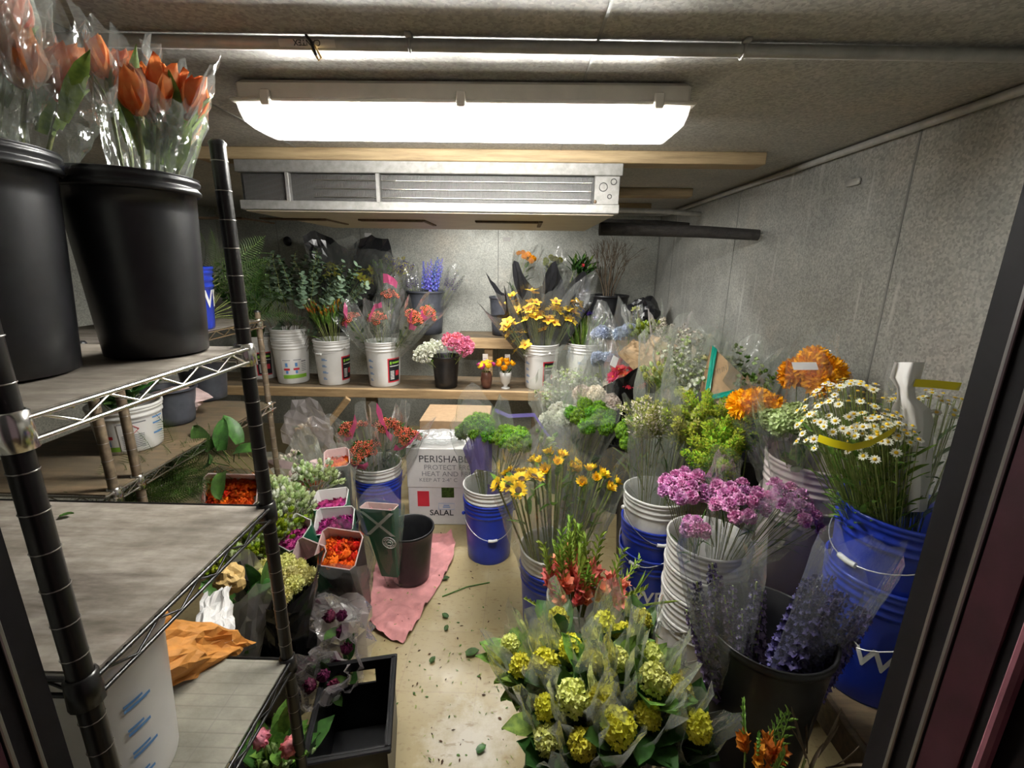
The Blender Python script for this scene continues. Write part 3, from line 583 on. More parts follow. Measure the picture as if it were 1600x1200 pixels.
cr = T('crate', 'black crate under the bucket of purple delphiniums', 'crate', (0.615, 0.94, 0)); O('body', MB().box((-0.14, -0.14, 0), (0.14, 0.14, 0.266), bev=0.01), MAT['crate_black'], cr, smooth=False); O('rim', MB().box((-0.146, -0.146, 0.23), (0.146, 0.146, 0.25), bev=0.004), MAT['crate_black'], cr, smooth=False)
FI = (0.975, 1.055, 0.451); pail('blue_pail', "lower blue pail with LOWE'S lettering on the staging by the door frame", FI, 'blue_plastic', handle=(-30, 0.09, 0.10), marks=(('lowes', 4, 0.12),))
pail('blue_pail', 'upper blue pail of chamomile nested in another by the door frame', (FI[0], FI[1], 0.451 + 0.172), 'blue_plastic', handle=(-35, 0.07, 0.07))
FJ = (0.985, 1.44, 0.451); pail('white_pail', 'pinkish white pail, lower of two under the orange mums on the staging', FJ, 'pink_white_plastic')
pail('white_pail', 'pinkish white pail of cream stock and orange mums on the staging', (FJ[0], FJ[1], 0.451 + 0.14), 'pink_white_plastic', ribs=4)
ST = 0.451
for k, (x, y, lab) in enumerate(((1.0, 1.86, 'black bucket on the staging under the chartreuse bunches'), (1.0, 2.28, 'black bucket on the staging under the kraft bag with green stripes'), (1.0, 2.72, 'black bucket on the staging holding white sprays'), (0.98, 3.08, 'black bucket on the staging by the back corner'))):
    bucket('bucket', lab, (x, y, ST), r=0.13, h=0.33)
bucket('bucket', 'black bucket on the floor holding white hydrangeas and green balls', (0.36, 2.55, 0), r=0.14, h=0.42); bucket('bucket', 'black bucket on the floor under the red gerberas', (0.66, 2.75, 0), r=0.14, h=0.48)
bucket('bucket', 'black bucket on the floor behind the tall pail stack of green bunches', (0.66, 2.22, 0), r=0.13, h=0.45)
bucket('bucket', 'dark bucket on floor below the wrapped white flowers beside wooden step', (0.30, 2.98, 0), r=0.13, h=0.45)
FY = (0.24, 0.96, 0); bucket('bucket', 'black bucket under the wrapped yellow stock in the foreground', FY, r=0.13, h=0.30)
# empty black bin on the towel
FN = (-0.53, 1.985, 0.006); bucket('waste_bin', 'empty black bin standing on the pink towel', FN, r=0.118, h=0.285, taper=0.76, rim=0.006)
# top shelf of the near rack
B1 = (-0.742, 0.622, 1.3845); B2 = (-0.655, 0.805, 1.3845)
bucket('bucket', 'big black bucket of wrapped tulips at the left edge of top shelf', B1, r=0.108, h=0.305, taper=0.80, bands=2)
bucket('bucket', 'big black bucket of orange tulips beside the rack post on top shelf', B2, r=0.094, h=0.298, taper=0.82, bands=2)
BL = (-0.755, 0.62, 0.6245); pail('white_pail', 'white pail under orange paper on the bottom visible shelf of near rack', BL, 'white_plastic', r=0.132, h=0.355, marks=(('lines', 18),))
# left wall rack: pails
Z2 = 0.9345
p = at(207, 690, Y=1.42); U1 = (p.x, 1.42, Z2); tU = pail('white_pail', 'short white pail with hazard label on the rusty wire rack', U1, 'white_plastic', r=0.098, h=0.155, ribs=2, rib_step=0.018)
fU = facing(U1[0], U1[1]); wrap(tU, fU, 0.098, 0.155, -20, 28, 0.012, 0.105, 'paper_white'); wrap(tU, fU, 0.098, 0.155, -58, -22, 0.012, 0.028, 'ink_green', name='label_band')
O('printed_text', wraps(0.098, 0.155, fU, [(-20, 27, 0.102, 0.106)] + [(-15, 22, 0.02 + 0.006 * k, 0.0225 + 0.006 * k) for k in range(8)]), MAT['ink_grey'], tU)
O('volume_marks', wraps(0.098, 0.155, fU, [(40, 66, 0.05, 0.056), (40, 62, 0.085, 0.09), (40, 66, 0.105, 0.11)]), MAT['ink_blue'], tU); O('label_flower', wraps(0.098, 0.155, fU, [(-52, -30, 0.055, 0.066)]), MAT['ink_red'], tU); O('label_bucket', wraps(0.098, 0.155, fU, [(-46, -36, 0.03, 0.052), (-46, -38, 0.075, 0.098)]), MAT['ink_blue'], tU)
R_ = pail_r(0.088, 0.098, 0.155) + 0.0025; O('hazard_diamond', MB().tube([(R_ * math.cos(fU + 0.07 + u / R_), R_ * math.sin(fU + 0.07 + u / R_), 0.083 + v) for u, v in ((0.016, 0), (0, 0.014), (-0.016, 0), (0, -0.014), (0.016, 0))], 0.001, 5), MAT['ink_red'], tU)
p = at(275, 665, Y=1.66); bucket('bucket', 'small dark grey bucket just behind short white pail on the rusty rack', (p.x, 1.66, Z2), 'grey_plastic', r=0.085, h=0.14)
p = at(322, 610, Y=1.98); bucket('bucket', 'dark grey bucket farther back on the rusty rack under kraft wrap', (p.x, 1.98, Z2), 'grey_plastic', r=0.10, h=0.19)
p = at(312, 500, Y=1.62); pail('blue_pail', 'blue pail behind the black tulip bucket on rusty rack', (p.x - 0.06, 1.62, 1.3045), 'blue_plastic', r=0.11, h=0.22, marks=(('lowes', 40, 0.08),))
# hidden supports on the left floor
for x, y, r, h, lab in ((-0.76, 1.62, 0.14, 0.26, 'black bucket on the floor under the boxed ranunculus'), (-0.96, 2.08, 0.14, 0.26, 'black bucket on the floor under the orange ranunculus near back'), (-1.02, 1.62, 0.13, 0.24, 'black bucket on floor under the white lisianthus'), (-0.82, 1.30, 0.12, 0.24, 'black bucket on floor under the cream chrysanthemums'), (-0.72, 0.99, 0.07, 0.18, 'small dark bucket of pink peonies below the near rack')):
    bucket('bucket', lab, (x, y, 0), r=r, h=h)

# ------------------------------------------------------------------ flower heads (axis +Z, base at origin)
def petal(mb, az, L, W, tilt, bend=0.0, cup=0.0, r0=0.0, z0=0.0, ruf=0.0, nu=3, nv=4, mat=0, p=0.8, tip=0.0, origin=None, rot=None):
    r, z, th = r0, z0, tilt; rows = []; ca, sa = math.cos(az), math.sin(az); ph = random.random() * 6
    for i in range(nv + 1):
        v = i / nv
        w = W * max(0.12 if i < nv else tip, math.sin(PI * min(1, v * (1 - 0.12) + 0.12)) ** p)
        row = []
        for j in range(nu):
            u = -1 + 2 * j / (nu - 1)
            k = cup * W * u * u + ruf * W * math.sin(u * 5 + ph + i) * v
            rr = r - k * math.cos(th); zz = z + k * math.sin(th); t = u * w
            row.append((rr * ca - t * sa, rr * sa + t * ca, zz))
        rows.append(row)
        r += math.sin(th) * L / nv; z += math.cos(th) * L / nv; th += bend / nv
    if rot is not None:
        rows = [[rot @ Vector(q) + origin for q in row] for row in rows]
    mb.grid(rows, mat)
def ring(mb, n, L, W, tilt, bend=0, cup=0, r0=0, z0=0, ruf=0, ph=0, jit=0.15, **kw):
    for k in range(n):
        petal(mb, ph + 2 * PI * k / n + ru(-jit, jit), L * ru(0.9, 1.1), W, tilt + ru(-jit, jit) * 0.6, bend, cup, r0, z0, ruf, **kw)
ZQ = Vector((0, 0, 1))
def rotto(d): return ZQ.rotation_difference(Vector(d)).to_matrix()
def fib(n, cmin=-1.0):
    for k in range(n):
        z = 1 - (1 - cmin) * (k + 0.5) / n; a = k * 2.399963; s = math.sqrt(max(0, 1 - z * z)); yield Vector((s * math.cos(a), s * math.sin(a), z))
def h_ranunculus(mb, s=0.022):
    for k in range(5):
        f = (k + 1) / 5; ring(mb, 4 + k, s * (0.7 + 0.5 * f), s * 0.55 * (0.5 + f * 0.7), 0.15 + 0.35 * f, -0.9 + 0.3 * f, 0.5, s * 0.14 * k, s * (0.25 - 0.05 * k), ph=k * 0.7, nv=3)
    mb.ball((0, 0, s * 0.5), s * 0.3, 0)
def h_rose(mb): h_ranunculus(mb, 0.032)
def h_carnation(mb, s=0.022):
    for k, (n, tl) in enumerate(((9, 1.35), (8, 0.95), (7, 0.55), (5, 0.2))): ring(mb, n, s * (1.05 - 0.1 * k), s * 0.42, tl, 0.5, 0.1, 0.001, s * 0.12 * k, ruf=0.55, ph=k, nu=5, nv=4, p=0.5, tip=0.75)
    mb.lathe([(0.002, -s * 0.9), (s * 0.3, -s * 0.75), (s * 0.32, 0), (s * 0.2, 0.003)], 8, 1)
def h_pompom(mb, s=0.04, n=150):
    for d in fib(n, -0.55): petal(mb, ru(0, 6), s * 0.45, s * 0.13, 0.2, 0.8, 0.3, nu=3, nv=2, origin=d * s * 0.72, rot=rotto(d))
    mb.ball((0, 0, 0), s * 0.74, 0, 12, 8)
def h_fuzzy(mb, s=0.042, n=17):
    for c in fib(n, -0.35):
        q = s * ru(0.30, 0.40); c0 = c * s * 0.66 + Vector((ru(-1, 1), ru(-1, 1), ru(-1, 1))) * s * 0.08; mb.ball(c0, q * 0.72, 1, 7, 5)
        for d in fib(34, -0.8):
            R = rotto((d + Vector((ru(-.4, .4), ru(-.4, .4), ru(-.4, .4)))).normalized()); o = c0 + d * q * 0.62; l = q * ru(0.35, 0.7); w = q * 0.17
            mb.add([o + R @ Vector((w, 0, 0)), o + R @ Vector((-w, w, 0)), o + R @ Vector((0, 0, l)), o + R @ Vector((0, -w, 0))], [(0, 1, 2), (1, 3, 2), (3, 0, 2)])
def h_daisy(mb, s=0.012):
    ring(mb, 12, s, s * 0.22, 1.45, 0.3, 0, s * 0.3, 0, nv=2); mb.lathe([(s * 0.45, -0.001), (s * 0.42, s * 0.18), (s * 0.2, s * 0.34), (1e-4, s * 0.38)], 8, 1)
def h_sunflower(mb, s=0.03):
    ring(mb, 17, s, s * 0.2, 1.1, 0.35, 0.1, s * 0.42, 0, nv=3); ring(mb, 15, s * 0.85, s * 0.19, 0.8, 0.2, 0.1, s * 0.42, s * 0.06, ph=0.2, nv=3)
    mb.lathe([(s * 0.55, -s * 0.05), (s * 0.52, s * 0.1), (s * 0.3, s * 0.2), (1e-4, s * 0.18)], 14, 1); ring(mb, 10, s * 0.7, s * 0.16, 1.6, 0.3, 0, s * 0.3, -s * 0.12, mat=2, nv=2)
def h_sunbud(mb, s=0.02):
    ring(mb, 14, s, s * 0.2, 0.5, 0.3, 0.2, s * 0.3, 0, nv=3); ring(mb, 12, s * 0.8, s * 0.2, 0.15, -0.3, 0.2, s * 0.3, 0, nv=3); ring(mb, 9, s * 0.7, s * 0.2, 0.9, 0.3, 0, s * 0.25, -s * 0.1, mat=2, nv=2)
def h_tulip(mb, s=0.05):
    ring(mb, 3, s * 1.15, s * 0.36, 0.50, -0.85, 0.4, s * 0.08, 0, nu=5, nv=6, p=0.7, jit=0.06); ring(mb, 3, s * 1.12, s * 0.34, 0.44, -0.8, 0.4, s * 0.06, 0.002, ph=1.05, nu=5, nv=6, p=0.7, jit=0.06)
def h_stock(mb, s=0.034, n=78, el=1.2):
    for d in fib(n, -0.35):
        o = Vector((d.x * s * 0.75, d.y * s * 0.75, d.z * s * el * 0.8)); R = rotto(d); ph = ru(0, 6)
        o = o * (1 + 0.28 * noise.noise(d * 2.3 + Vector((n, s * 100, len(CACHE)))))
        for k in range(4): petal(mb, ph + k * PI / 2, s * ru(0.20, 0.32), s * 0.13, ru(0.4, 1.2), 0.2, 0.1, ruf=0.5, nu=3, nv=2, p=0.5, tip=0.6, origin=o, rot=R)
    mb.ball((0, 0, 0), s * 0.60, 0, 10, 6, el)
def h_hydrangea(mb, s=0.06): h_stock(mb, s, 130, 0.85)
def h_berries(mb, s=0.026, n=40):
    for d in fib(n, -0.2):
        o = Vector((d.x * s, d.y * s, d.z * s * 0.6)) * ru(0.75, 1.05); mb.ball(o, s * 0.15, 0, 6, 4)
    for d in fib(14, -0.3): petal(mb, ru(0, 6), s * 0.9, s * 0.25, ru(0.2, 0.8), 0.4, mat=1, nv=2, origin=d * s * 0.25, rot=rotto(d))
def h_delph(mb, H=0.26, n=34, s=0.016):
    mb.tube([(0, 0, -0.02), (0, 0, H)], 0.002, 5, 1)
    for k in range(n):
        f = k / n; a = k * 2.4; d = Vector((math.cos(a), math.sin(a), 0.35)).normalized(); q = s * (1.1 - 0.75 * f); o = Vector((0, 0, H * f)) + d * (0.016 * (1 - 0.7 * f)); R = rotto(d)
        for j in range(5): petal(mb, j * 1.257, q, q * 0.45, 0.95, 0.3, 0.2, nu=3, nv=2, origin=o, rot=R)
        mb.ball(o + d * q * 0.25, q * 0.22, 1 if k % 4 == 0 else 0, 5, 3)
def h_delph_thick(mb): h_delph(mb, 0.30, 60, 0.021)
def h_glad(mb, H=0.24, n=13):
    mb.tube([(0, 0, -0.04), (0.003, 0, H * 0.5), (0.012, 0, H)], [0.004, 0.003, 0.0015], 5, 1)
    for k in range(n):
        f = k / n; sd = -1 if k % 2 else 1; o = Vector((0.012 * f * f + sd * 0.004, 0, H * f)); R = rotto((sd * 0.42, 0.12, 0.9))
        if f < 0.3: 
            for j in range(5): petal(mb, j * 1.257, 0.060, 0.019, 0.30, 0.6, 0.2, origin=o, rot=R, nv=3)
        elif f < 0.45: mb.lathe([(0.003, 0), (0.006, 0.015), (0.004, 0.035), (0.0005, 0.045)], 6, 0, o)
        if f < 0.28: continue
        petal(mb, 0.0 if sd > 0 else PI, 0.055 * (1 - 0.35 * f), 0.007, 0.25, 0.5 * f, 0.5, mat=1, nv=3, origin=o, rot=rotto((sd * 0.3, 0, 1)))
        petal(mb, PI / 2, 0.045 * (1 - 0.35 * f), 0.006, 0.2, 0.3, 0.5, mat=1, nv=3, origin=o, rot=rotto((sd * 0.4, 0, 1)))
def h_iris(mb):
    ring(mb, 3, 0.045, 0.014, 0.35, 1.4, 0.1, 0, 0, nv=4); ring(mb, 3, 0.04, 0.011, 0.15, 0.1, 0.4, 0, 0, ph=1.05, nv=3)
def h_buds(mb, s=0.017, n=7):
    for k in range(n):
        o = Vector((ru(-.03, .03), ru(-.03, .03), ru(-.035, .03))); d = Vector((o.x * 8, o.y * 8, 1)).normalized(); R = rotto(d); q = s * ru(0.6, 1.15)
        for j in range(4): petal(mb, j * PI / 2 + k, q * 2, q * 0.8, 0.55, -1.0, 0.45, nu=3, nv=3, mat=0 if k % 4 else 1, origin=o, rot=R)
        mb.tube([o, o + Vector((-o.x * 0.6, -o.y * 0.6, -0.05))], 0.0012, 4, 1)
def h_plume(mb, H=0.15, n=210, w=0.045):
    for k in range(n):
        f = random.random(); a = ru(0, 2 * PI); r = w * (1 - 0.7 * f) * math.sqrt(random.random()); o = Vector((r * math.cos(a), r * math.sin(a), H * (f - 0.4)))
        R = rotto(Vector((math.cos(a), math.sin(a), 1.2)).normalized()); l = ru(0.006, 0.014); q = l * 0.35
        mb.add([o + R @ Vector((q, 0, 0)), o + R @ Vector((-q, q, 0)), o + R @ Vector((0, 0, l)), o + R @ Vector((0, -q, 0))], [(0, 1, 2), (1, 3, 2), (3, 0, 2)], 0 if random.random() < 0.75 else 1)
    for k in range(9):
        a = k * 0.7; mb.tube([(0, 0, -H * 0.6), (w * 0.6 * math.cos(a), w * 0.6 * math.sin(a), H * ru(0, 0.4))], 0.001, 4, 1)
def h_orchid(mb, s=0.032):
    R = rotto((0, 0, 1)); ring(mb, 5, s, s * 0.34, 1.2, 0.3, 0.15, s * 0.08, 0, nv=3, nu=3); petal(mb, 0.3, s * 0.7, s * 0.28, 0.4, 1.2, -0.5, mat=0, nv=3); mb.ball((0, 0, s * 0.15), s * 0.14, 1, 6, 4)
def h_snap(mb, s=0.05):
    for d in fib(22, -0.3):
        o = d * s * ru(0.5, 1.0); R = rotto(d)
        for j in range(3): petal(mb, j * 2.1 + ru(0, 1), 0.022, 0.016, 0.6, -0.3, 0.3, ruf=0.4, origin=o, rot=R, nv=2, tip=0.6)
def h_gerbera(mb, s=0.045):
    ring(mb, 20, s, s * 0.15, 1.25, 0.3, 0.1, s * 0.2, 0, nv=3); ring(mb, 16, s * 0.75, s * 0.14, 1.05, 0.3, 0.1, s * 0.15, s * 0.06, ph=0.1, nv=3); mb.ball((0, 0, s * 0.08), s * 0.2, 1, 10, 6)
def h_peony(mb, s=0.03):
    ring(mb, 5, s * 1.5, s * 0.75, 0.75, -1.5, 0.5, s * 0.1, 0, nu=5, nv=5, jit=0.1); ring(mb, 5, s * 1.45, s * 0.7, 0.6, -1.35, 0.5, s * 0.05, 0.002, ph=0.6, nu=5, nv=5, jit=0.1); mb.ball((0, 0, s * 0.75), s * 0.5, 0, 10, 6)
def h_spiky(mb, H=0.15, n=16):
    mb.tube([(0, 0, -0.05), (0, 0, H)], 0.0022, 5, 1)
    for k in range(n):
        f = k / n; petal(mb, k * 2.4, 0.055 * (1 - 0.4 * f), 0.0055, 0.35, -0.25, 0.3, z0=H * f - 0.03, r0=0.002, nv=3, mat=0 if (f > 0.55 and k % 2) else 1)
def h_bean(mb):      # long pale stock-like spray
    for k in range(12):
        o = Vector((ru(-.02, .02), ru(-.02, .02), ru(-.06, .06)))
        for j in range(4): petal(mb, ru(0, 6), 0.018, 0.009, ru(0.4, 1.1), 0.3, 0.2, ruf=0.3, origin=o, rot=rotto((o.x * 20, o.y * 20, 1)), nv=2, mat=0 if k % 3 else 1)
# foliage pieces
def g_euca(mb, L=0.34, n=13):
    pts = [Vector((0.04 * (k / n) ** 2 * L / 0.3, 0.01 * math.sin(k), L * k / n)) for k in range(n + 1)]; mb.tube(pts, 0.0018, 5, 1)
    for k, p in enumerate(pts[2:]):
        s = 0.042 * (1 - 0.4 * k / n) * ru(0.85, 1.15)
        for q in (0, PI): petal(mb, k * 1.3 + q, s * 1.25, s * 0.55, 1.1, 0.3, 0.15, nu=3, nv=3, p=0.5, origin=p, rot=Matrix.Identity(3))
def g_fern(mb, L=0.38, n=24, droop=0.9, wl=0.085):
    p = Vector((0, 0, 0)); th = 0.1; prev = p
    for k in range(n):
        f = k / n; th += droop / n; q = p + Vector((math.sin(th), 0, math.cos(th))) * L / n; mb.tube([p, q], 0.0011, 4, 0, cap=False)
        l = wl * math.sin(PI * min(1, 0.1 + f * 0.95)) ** 0.7; t = (q - p).normalized()
        for sd in (-1, 1):
            d = (Vector((0, sd, 0)) + t * 0.75 + Vector((0, 0, -0.15))).normalized(); w = t * 0.0016
            mb.add([p - w, p + w, p + d * l * 0.6 + w * 0.8, p + d * l + Vector((0, 0, -l * 0.12)), p + d * l * 0.6 - w * 0.8], [(0, 1, 2, 3, 4)], 0)
        p = q
def g_leaf(mb, L=0.10, W=0.03, tilt=0.5, bend=0.6, az=0, z0=0, r0=0, mat=0, cup=0.25): petal(mb, az, L, W, tilt, bend, cup, r0=r0, z0=z0, nu=3, nv=5, mat=mat, p=0.7)
HEADS = {'ranunculus': h_ranunculus, 'rose': h_rose, 'carnation': h_carnation, 'pompom': h_pompom, 'fuzzy': h_fuzzy, 'daisy': h_daisy, 'sunflower': h_sunflower, 'sunbud': h_sunbud, 'tulip': h_tulip, 'stock': h_stock, 'hydrangea': h_hydrangea, 'berries': h_berries, 'delph': h_delph, 'delph_thick': h_delph_thick, 'glad': h_glad, 'iris': h_iris, 'buds': h_buds, 'plume': h_plume, 'orchid': h_orchid, 'snap': h_snap, 'gerbera': h_gerbera, 'peony': h_peony, 'spiky': h_spiky, 'bean': h_bean, 'euca': g_euca, 'fern': g_fern}
CACHE = {}
PARTNAME = {'euca': 'branch', 'fern': 'frond', 'plume': 'plume', 'delph': 'flower_spike', 'delph_thick': 'flower_spike', 'glad': 'flower_spike', 'berries': 'berry_cluster', 'buds': 'bud_cluster', 'spiky': 'stem', 'bean': 'flower_spray'}
CACHE = {}
def head(kind, mats, i):
    k = (kind, mats, i % 3)
    if k not in CACHE:
        mb = MB(); HEADS[kind](mb)
        CACHE[k] = mb.mesh(PARTNAME.get(kind, 'flower'), [MAT[m] for m in mats])
    return CACHE[k]

# ------------------------------------------------------------------ wrapping
def sleeve_mb(L, r0, r1, z0=0.0, n=26, m=12, crumple=0.010, folds=5, jag=0.10, flat=0.8, power=1.0, seed=None, half=False):
    sd = seed if seed is not None else random.random() * 100; rows = []
    for i in range(m + 1):
        v = i / m; row = []
        for j in range(n):
            a = 2 * PI * j / n; top = L * (1 + jag * math.cos(2 * a + sd) + jag * 0.5 * noise.noise(Vector((math.cos(a) * 2, math.sin(a) * 2, sd))))
            z = z0 + (top - z0) * v
            r = r0 + (r1 - r0) * v ** power
            r *= 1 + 0.07 * math.sin(folds * a + sd + v * 2.0) * v
            cr = crumple * (0.3 + v)
            dx = noise.noise(Vector((math.cos(a) * 3, math.sin(a) * 3, v * 4 + sd))) * cr + random.uniform(-1, 1) * cr * 0.4
            r += dx
            row.append((r * math.cos(a), r * math.sin(a) * flat, z + random.uniform(-1, 1) * cr * 0.5))
        rows.append(row)
    return rows
def tri_grid(mb, rows, wrapx=True, mats=lambda i, j: 0):
    r = len(rows); c = len(rows[0]); o = mb.n; fs = []; ms = []
    for i in range(r - 1):
        for j in range(c if wrapx else c - 1):
            k = (j + 1) % c; a, b, d, e = i * c + j, i * c + k, (i + 1) * c + k, (i + 1) * c + j
            if random.random() < 0.5: tr = [(a, b, d), (a, d, e)]
            else: tr = [(a, b, e), (b, d, e)]
            fs += tr; ms += [mats(i, j)] * 2
    mb.add([p for row in rows for p in row], [], 0); mb.f += [tuple(q + o for q in f) for f in fs]; mb.m += ms
    return mb
def bunch(name, label, cat, p0, p1, kind, mats, n, rf, fs=1.0, sleeve=None, leaves=0, leafmat='leaf', leafL=0.09, leafW=0.022, stem=0.0016, dome=0.03, group=None, splay=0.8, stem_parts=False, twist=None, tmin=0.0, zr=0.0, lt=(0.3, 0.9)):
    """one bunch: stems meet at p0, flower heads centre on p1"""
    p0 = Vector(p0); p1 = Vector(p1); d = p1 - p0; L = d.length
    t = T(name, label, cat, p0, 0, group); t.rotation_mode = 'QUATERNION'
    q = ZQ.rotation_difference(d)
    t.rotation_quaternion = q @ Quaternion((0, 0, 1), twist if twist is not None else (ru(-.25, .25) if sleeve and 'band' in sleeve else ru(0, 6.28)))
    fol = MB(); pts = []
    for i in range(n):
        rr = rf * math.sqrt((i + 0.5) / n) if n > 1 else 0; a = i * 2.39996 + 0.5
        x, y = rr * math.cos(a), rr * math.sin(a); z = L + dome * (1 - (rr / max(rf, 1e-3)) ** 2) + ru(-0.4, 0.4) * dome - ru(0, zr)
        o = O(PARTNAME.get(kind, 'flower'), head(kind, mats, i), None, t); o.location = (x, y, z)
        ax = Vector((x / max(rf, 0.02) * splay + ru(-.15, .15), y / max(rf, 0.02) * splay + ru(-.15, .15), 1)); o.rotation_mode = 'QUATERNION'
        o.rotation_quaternion = ZQ.rotation_difference(ax) @ Quaternion((0, 0, 1), ru(0, 6.28))
        sc_ = fs * ru(0.88, 1.12); o.scale = (sc_,) * 3
        e = Vector((x, y, z - 0.004)); st = [Vector((x * 0.12, y * 0.12, 0.01)), Vector((x * 0.42, y * 0.42, z * 0.5)), e]
        if stem > 0:
            if stem_parts: O('stem', MB().tube(st, stem, 6), MAT['stem'], t)
            else: fol.tube(st, stem, 5, 0, cap=False)
    for i in range(leaves):
        f = ru(max(0.4, tmin), 0.97); a = ru(0, 6.28); rr = rf * f * ru(0.3, 1.0); o = Vector((rr * math.cos(a), rr * math.sin(a), L * f))
        petal(fol, a + ru(-.4, .4), leafL * ru(0.7, 1.2), leafW * ru(0.7, 1.2), ru(*lt), ru(0.2, 0.8), 0.25, nu=3, nv=4, mat=1, p=0.7, origin=o, rot=Matrix.Identity(3))
    if fol.n: tag(O('foliage', fol, [MAT['twig' if kind in ('branch', 'euca') else 'stem'], MAT[leafmat]], t))
    if sleeve:
        s = dict(mat='film', top=0.08, r0=0.03, r1=rf + 0.03, z0=0.02); s.update(sleeve); mt = s.pop('mat'); tp = s.pop('top'); band = s.pop('band', None); back = s.pop('back', None)
        rows = sleeve_mb(L + tp, **s); c = len(rows[0]); R = len(rows)
        mats_ = [MAT[mt]]; fn = lambda i, j: 0
        if band: mats_.append(MAT[band[0]]); fn = lambda i, j: 1 if band[1] <= i / R < band[2] and (len(band) < 4 or band[3] <= (j % c) / c < band[4]) else 0
        if back: mats_.append(MAT[back]); fn = lambda i, j: 1 if j < c * 0.5 else 0
        O('sleeve', tri_grid(MB(), rows, True, fn), mats_, t, smooth=False)
    return t
def foot(c, k=0.04, z=0.03):      # a spot near the bottom of a bucket
    return Vector((c[0] + ru(-k, k), c[1] + ru(-k, k), c[2] + z))

def g_branch(mb, L=0.5):
    def go(p, d, l, r, k):
        q = p + d * l; mid = p.lerp(q, 0.5) + Vector((ru(-.02, .02), ru(-.02, .02), 0)) * l * 2
        mb.tube([p, mid, q], [r, r * 0.85, r * 0.65], 5, 0, cap=False)
        if k:
            for s in range(2 if k > 1 else 3): go(p.lerp(q, ru(0.45, 1.0)), (d + Vector((ru(-.45, .45), ru(-.45, .45), ru(-.1, .2)))).normalized(), l * ru(0.55, 0.8), r * 0.6, k - 1)
    go(Vector((0, 0, 0)), Vector((0.04, 0.02, 1)).normalized(), L * 0.45, 0.005, 3)
def g_blade(mb, L=0.30): petal(mb, 0, L, 0.009, 0.05, 0.25, 0.4, nu=3, nv=6, p=0.5); petal(mb, 2.5, L * 0.8, 0.008, 0.08, 0.3, 0.4, nu=3, nv=6, p=0.5)
def g_monstera(mb, L=0.22):
    mb.tube([(0, 0, -0.12), (0, 0, 0)], 0.003, 5); petal(mb, 0, L, 0.05, 0.5, 0.9, 0.2, nu=7, nv=9, p=0.55, ruf=0.08)
def g_lily(mb, L=0.12):
    for k in range(5): petal(mb, k * 1.257, L * 0.4, 0.008, 0.12, -0.15, 0.4, z0=L * 0.4 + 0.01 * k, r0=0.004, nv=4)
    for k in range(7): petal(mb, k * 2.4, L, 0.012, 0.5, 0.5, 0.3, z0=-0.06 + 0.015 * k, nv=4, mat=1)
HEADS.update(branch=g_branch, blade=g_blade, monstera=g_monstera, lily=g_lily)
PARTNAME.update(branch='branch', blade='leaf_blade', monstera='leaf')

# ------------------------------------------------------------------ back shelf flowers
cl = dict(mat='film', top=0.10)
g = 'eucalyptus bunches in the nested pails'
for k, (px, lab) in enumerate(((425, 'eucalyptus bunch leaning left out of the nested white pails'), (462, 'upright middle eucalyptus bunch in the nested white pails'), (500, 'eucalyptus bunch leaning right towards the black orchid wrap'))):
    bunch('eucalyptus_bunch', lab, 'foliage bunch', (x0[0] + (k - 1) * 0.03, x0[1], SH + 0.12), at(px, 482, Y=3.55), 'euca', ('euca', 'stem'), 12, 0.12, 1.1, None, 14, 'euca', 0.06, 0.028, splay=0.75, group=g)
bunch('leafy_bunch', 'dark leafy bunch behind the black rack post on the wooden step', 'foliage bunch', (PE[0], PE[1], SH + 0.1), at(392, 480, Y=3.66), 'euca', ('leaf', 'stem'), 9, 0.13, 0.95, None, 30, 'leaf', 0.12, 0.03, splay=0.8)
for k, (px, py, tw, lab) in enumerate(((520, 425, 0.1, 'yellow-green orchids in a black wrap, left of its dark fold'), (572, 432, -0.2, 'yellow-green orchids in a black wrap, right of its dark fold'))):
    bunch('orchid_bunch', lab, 'flower bunch', foot(BK['orchid'], 0.02, 0.1), at(px, py, Y=3.93), 'orchid', ('orchid_green', 'flame'), 15, 0.06, 1.3, dict(mat='film', back='film_black', top=0.25, r1=0.21, r0=0.05, flat=0.55, crumple=0.02, folds=3), dome=0.08, twist=tw, splay=1.2, zr=0.10)
bunch('statice_bunch', 'clear-wrapped purple and yellow statice bunch left of the blue delphiniums', 'flower bunch', foot(BK['mixed'], 0.02), at(622, 420, Y=3.93), 'plume', ('purple', 'yellow'), 8, 0.09, 0.8, dict(mat='film', top=0.09, r1=0.13), 16, 'leaf_light', 0.06, 0.012)
bunch('greens_bunch', 'clear-wrapped bunch with green and lilac tips beside black orchid wrap', 'flower bunch', foot(BK['mixed'], 0.02), at(598, 425, Y=3.9), 'plume', ('leaf_light', 'lilac'), 6, 0.06, 0.8, dict(mat='film', top=0.10, r1=0.10), 10, 'leaf_light', 0.06, 0.012)
bunch('delphinium_bunch', 'bright blue delphinium spikes in the black bucket on the upper step', 'flower bunch', foot(BK['delph'], 0.01), at(672, 455, Y=3.96), 'delph', ('delph', 'delph'), 10, 0.065, 0.95, None, splay=0.25)
for px, lab in ((646, 'silvery clear-wrapped delphinium bunch left of the bright blue spikes'), (700, 'silvery clear-wrapped delphinium bunch right of the bright blue spikes')):
    bunch('delphinium_bunch', lab, 'flower bunch', foot(BK['delph'], 0.03), at(px, 452, Y=3.98), 'delph', ('lilac', 'whitegreen'), 6, 0.055, 0.62, dict(mat='film', top=0.17, r1=0.10, crumple=0.016), splay=0.4)
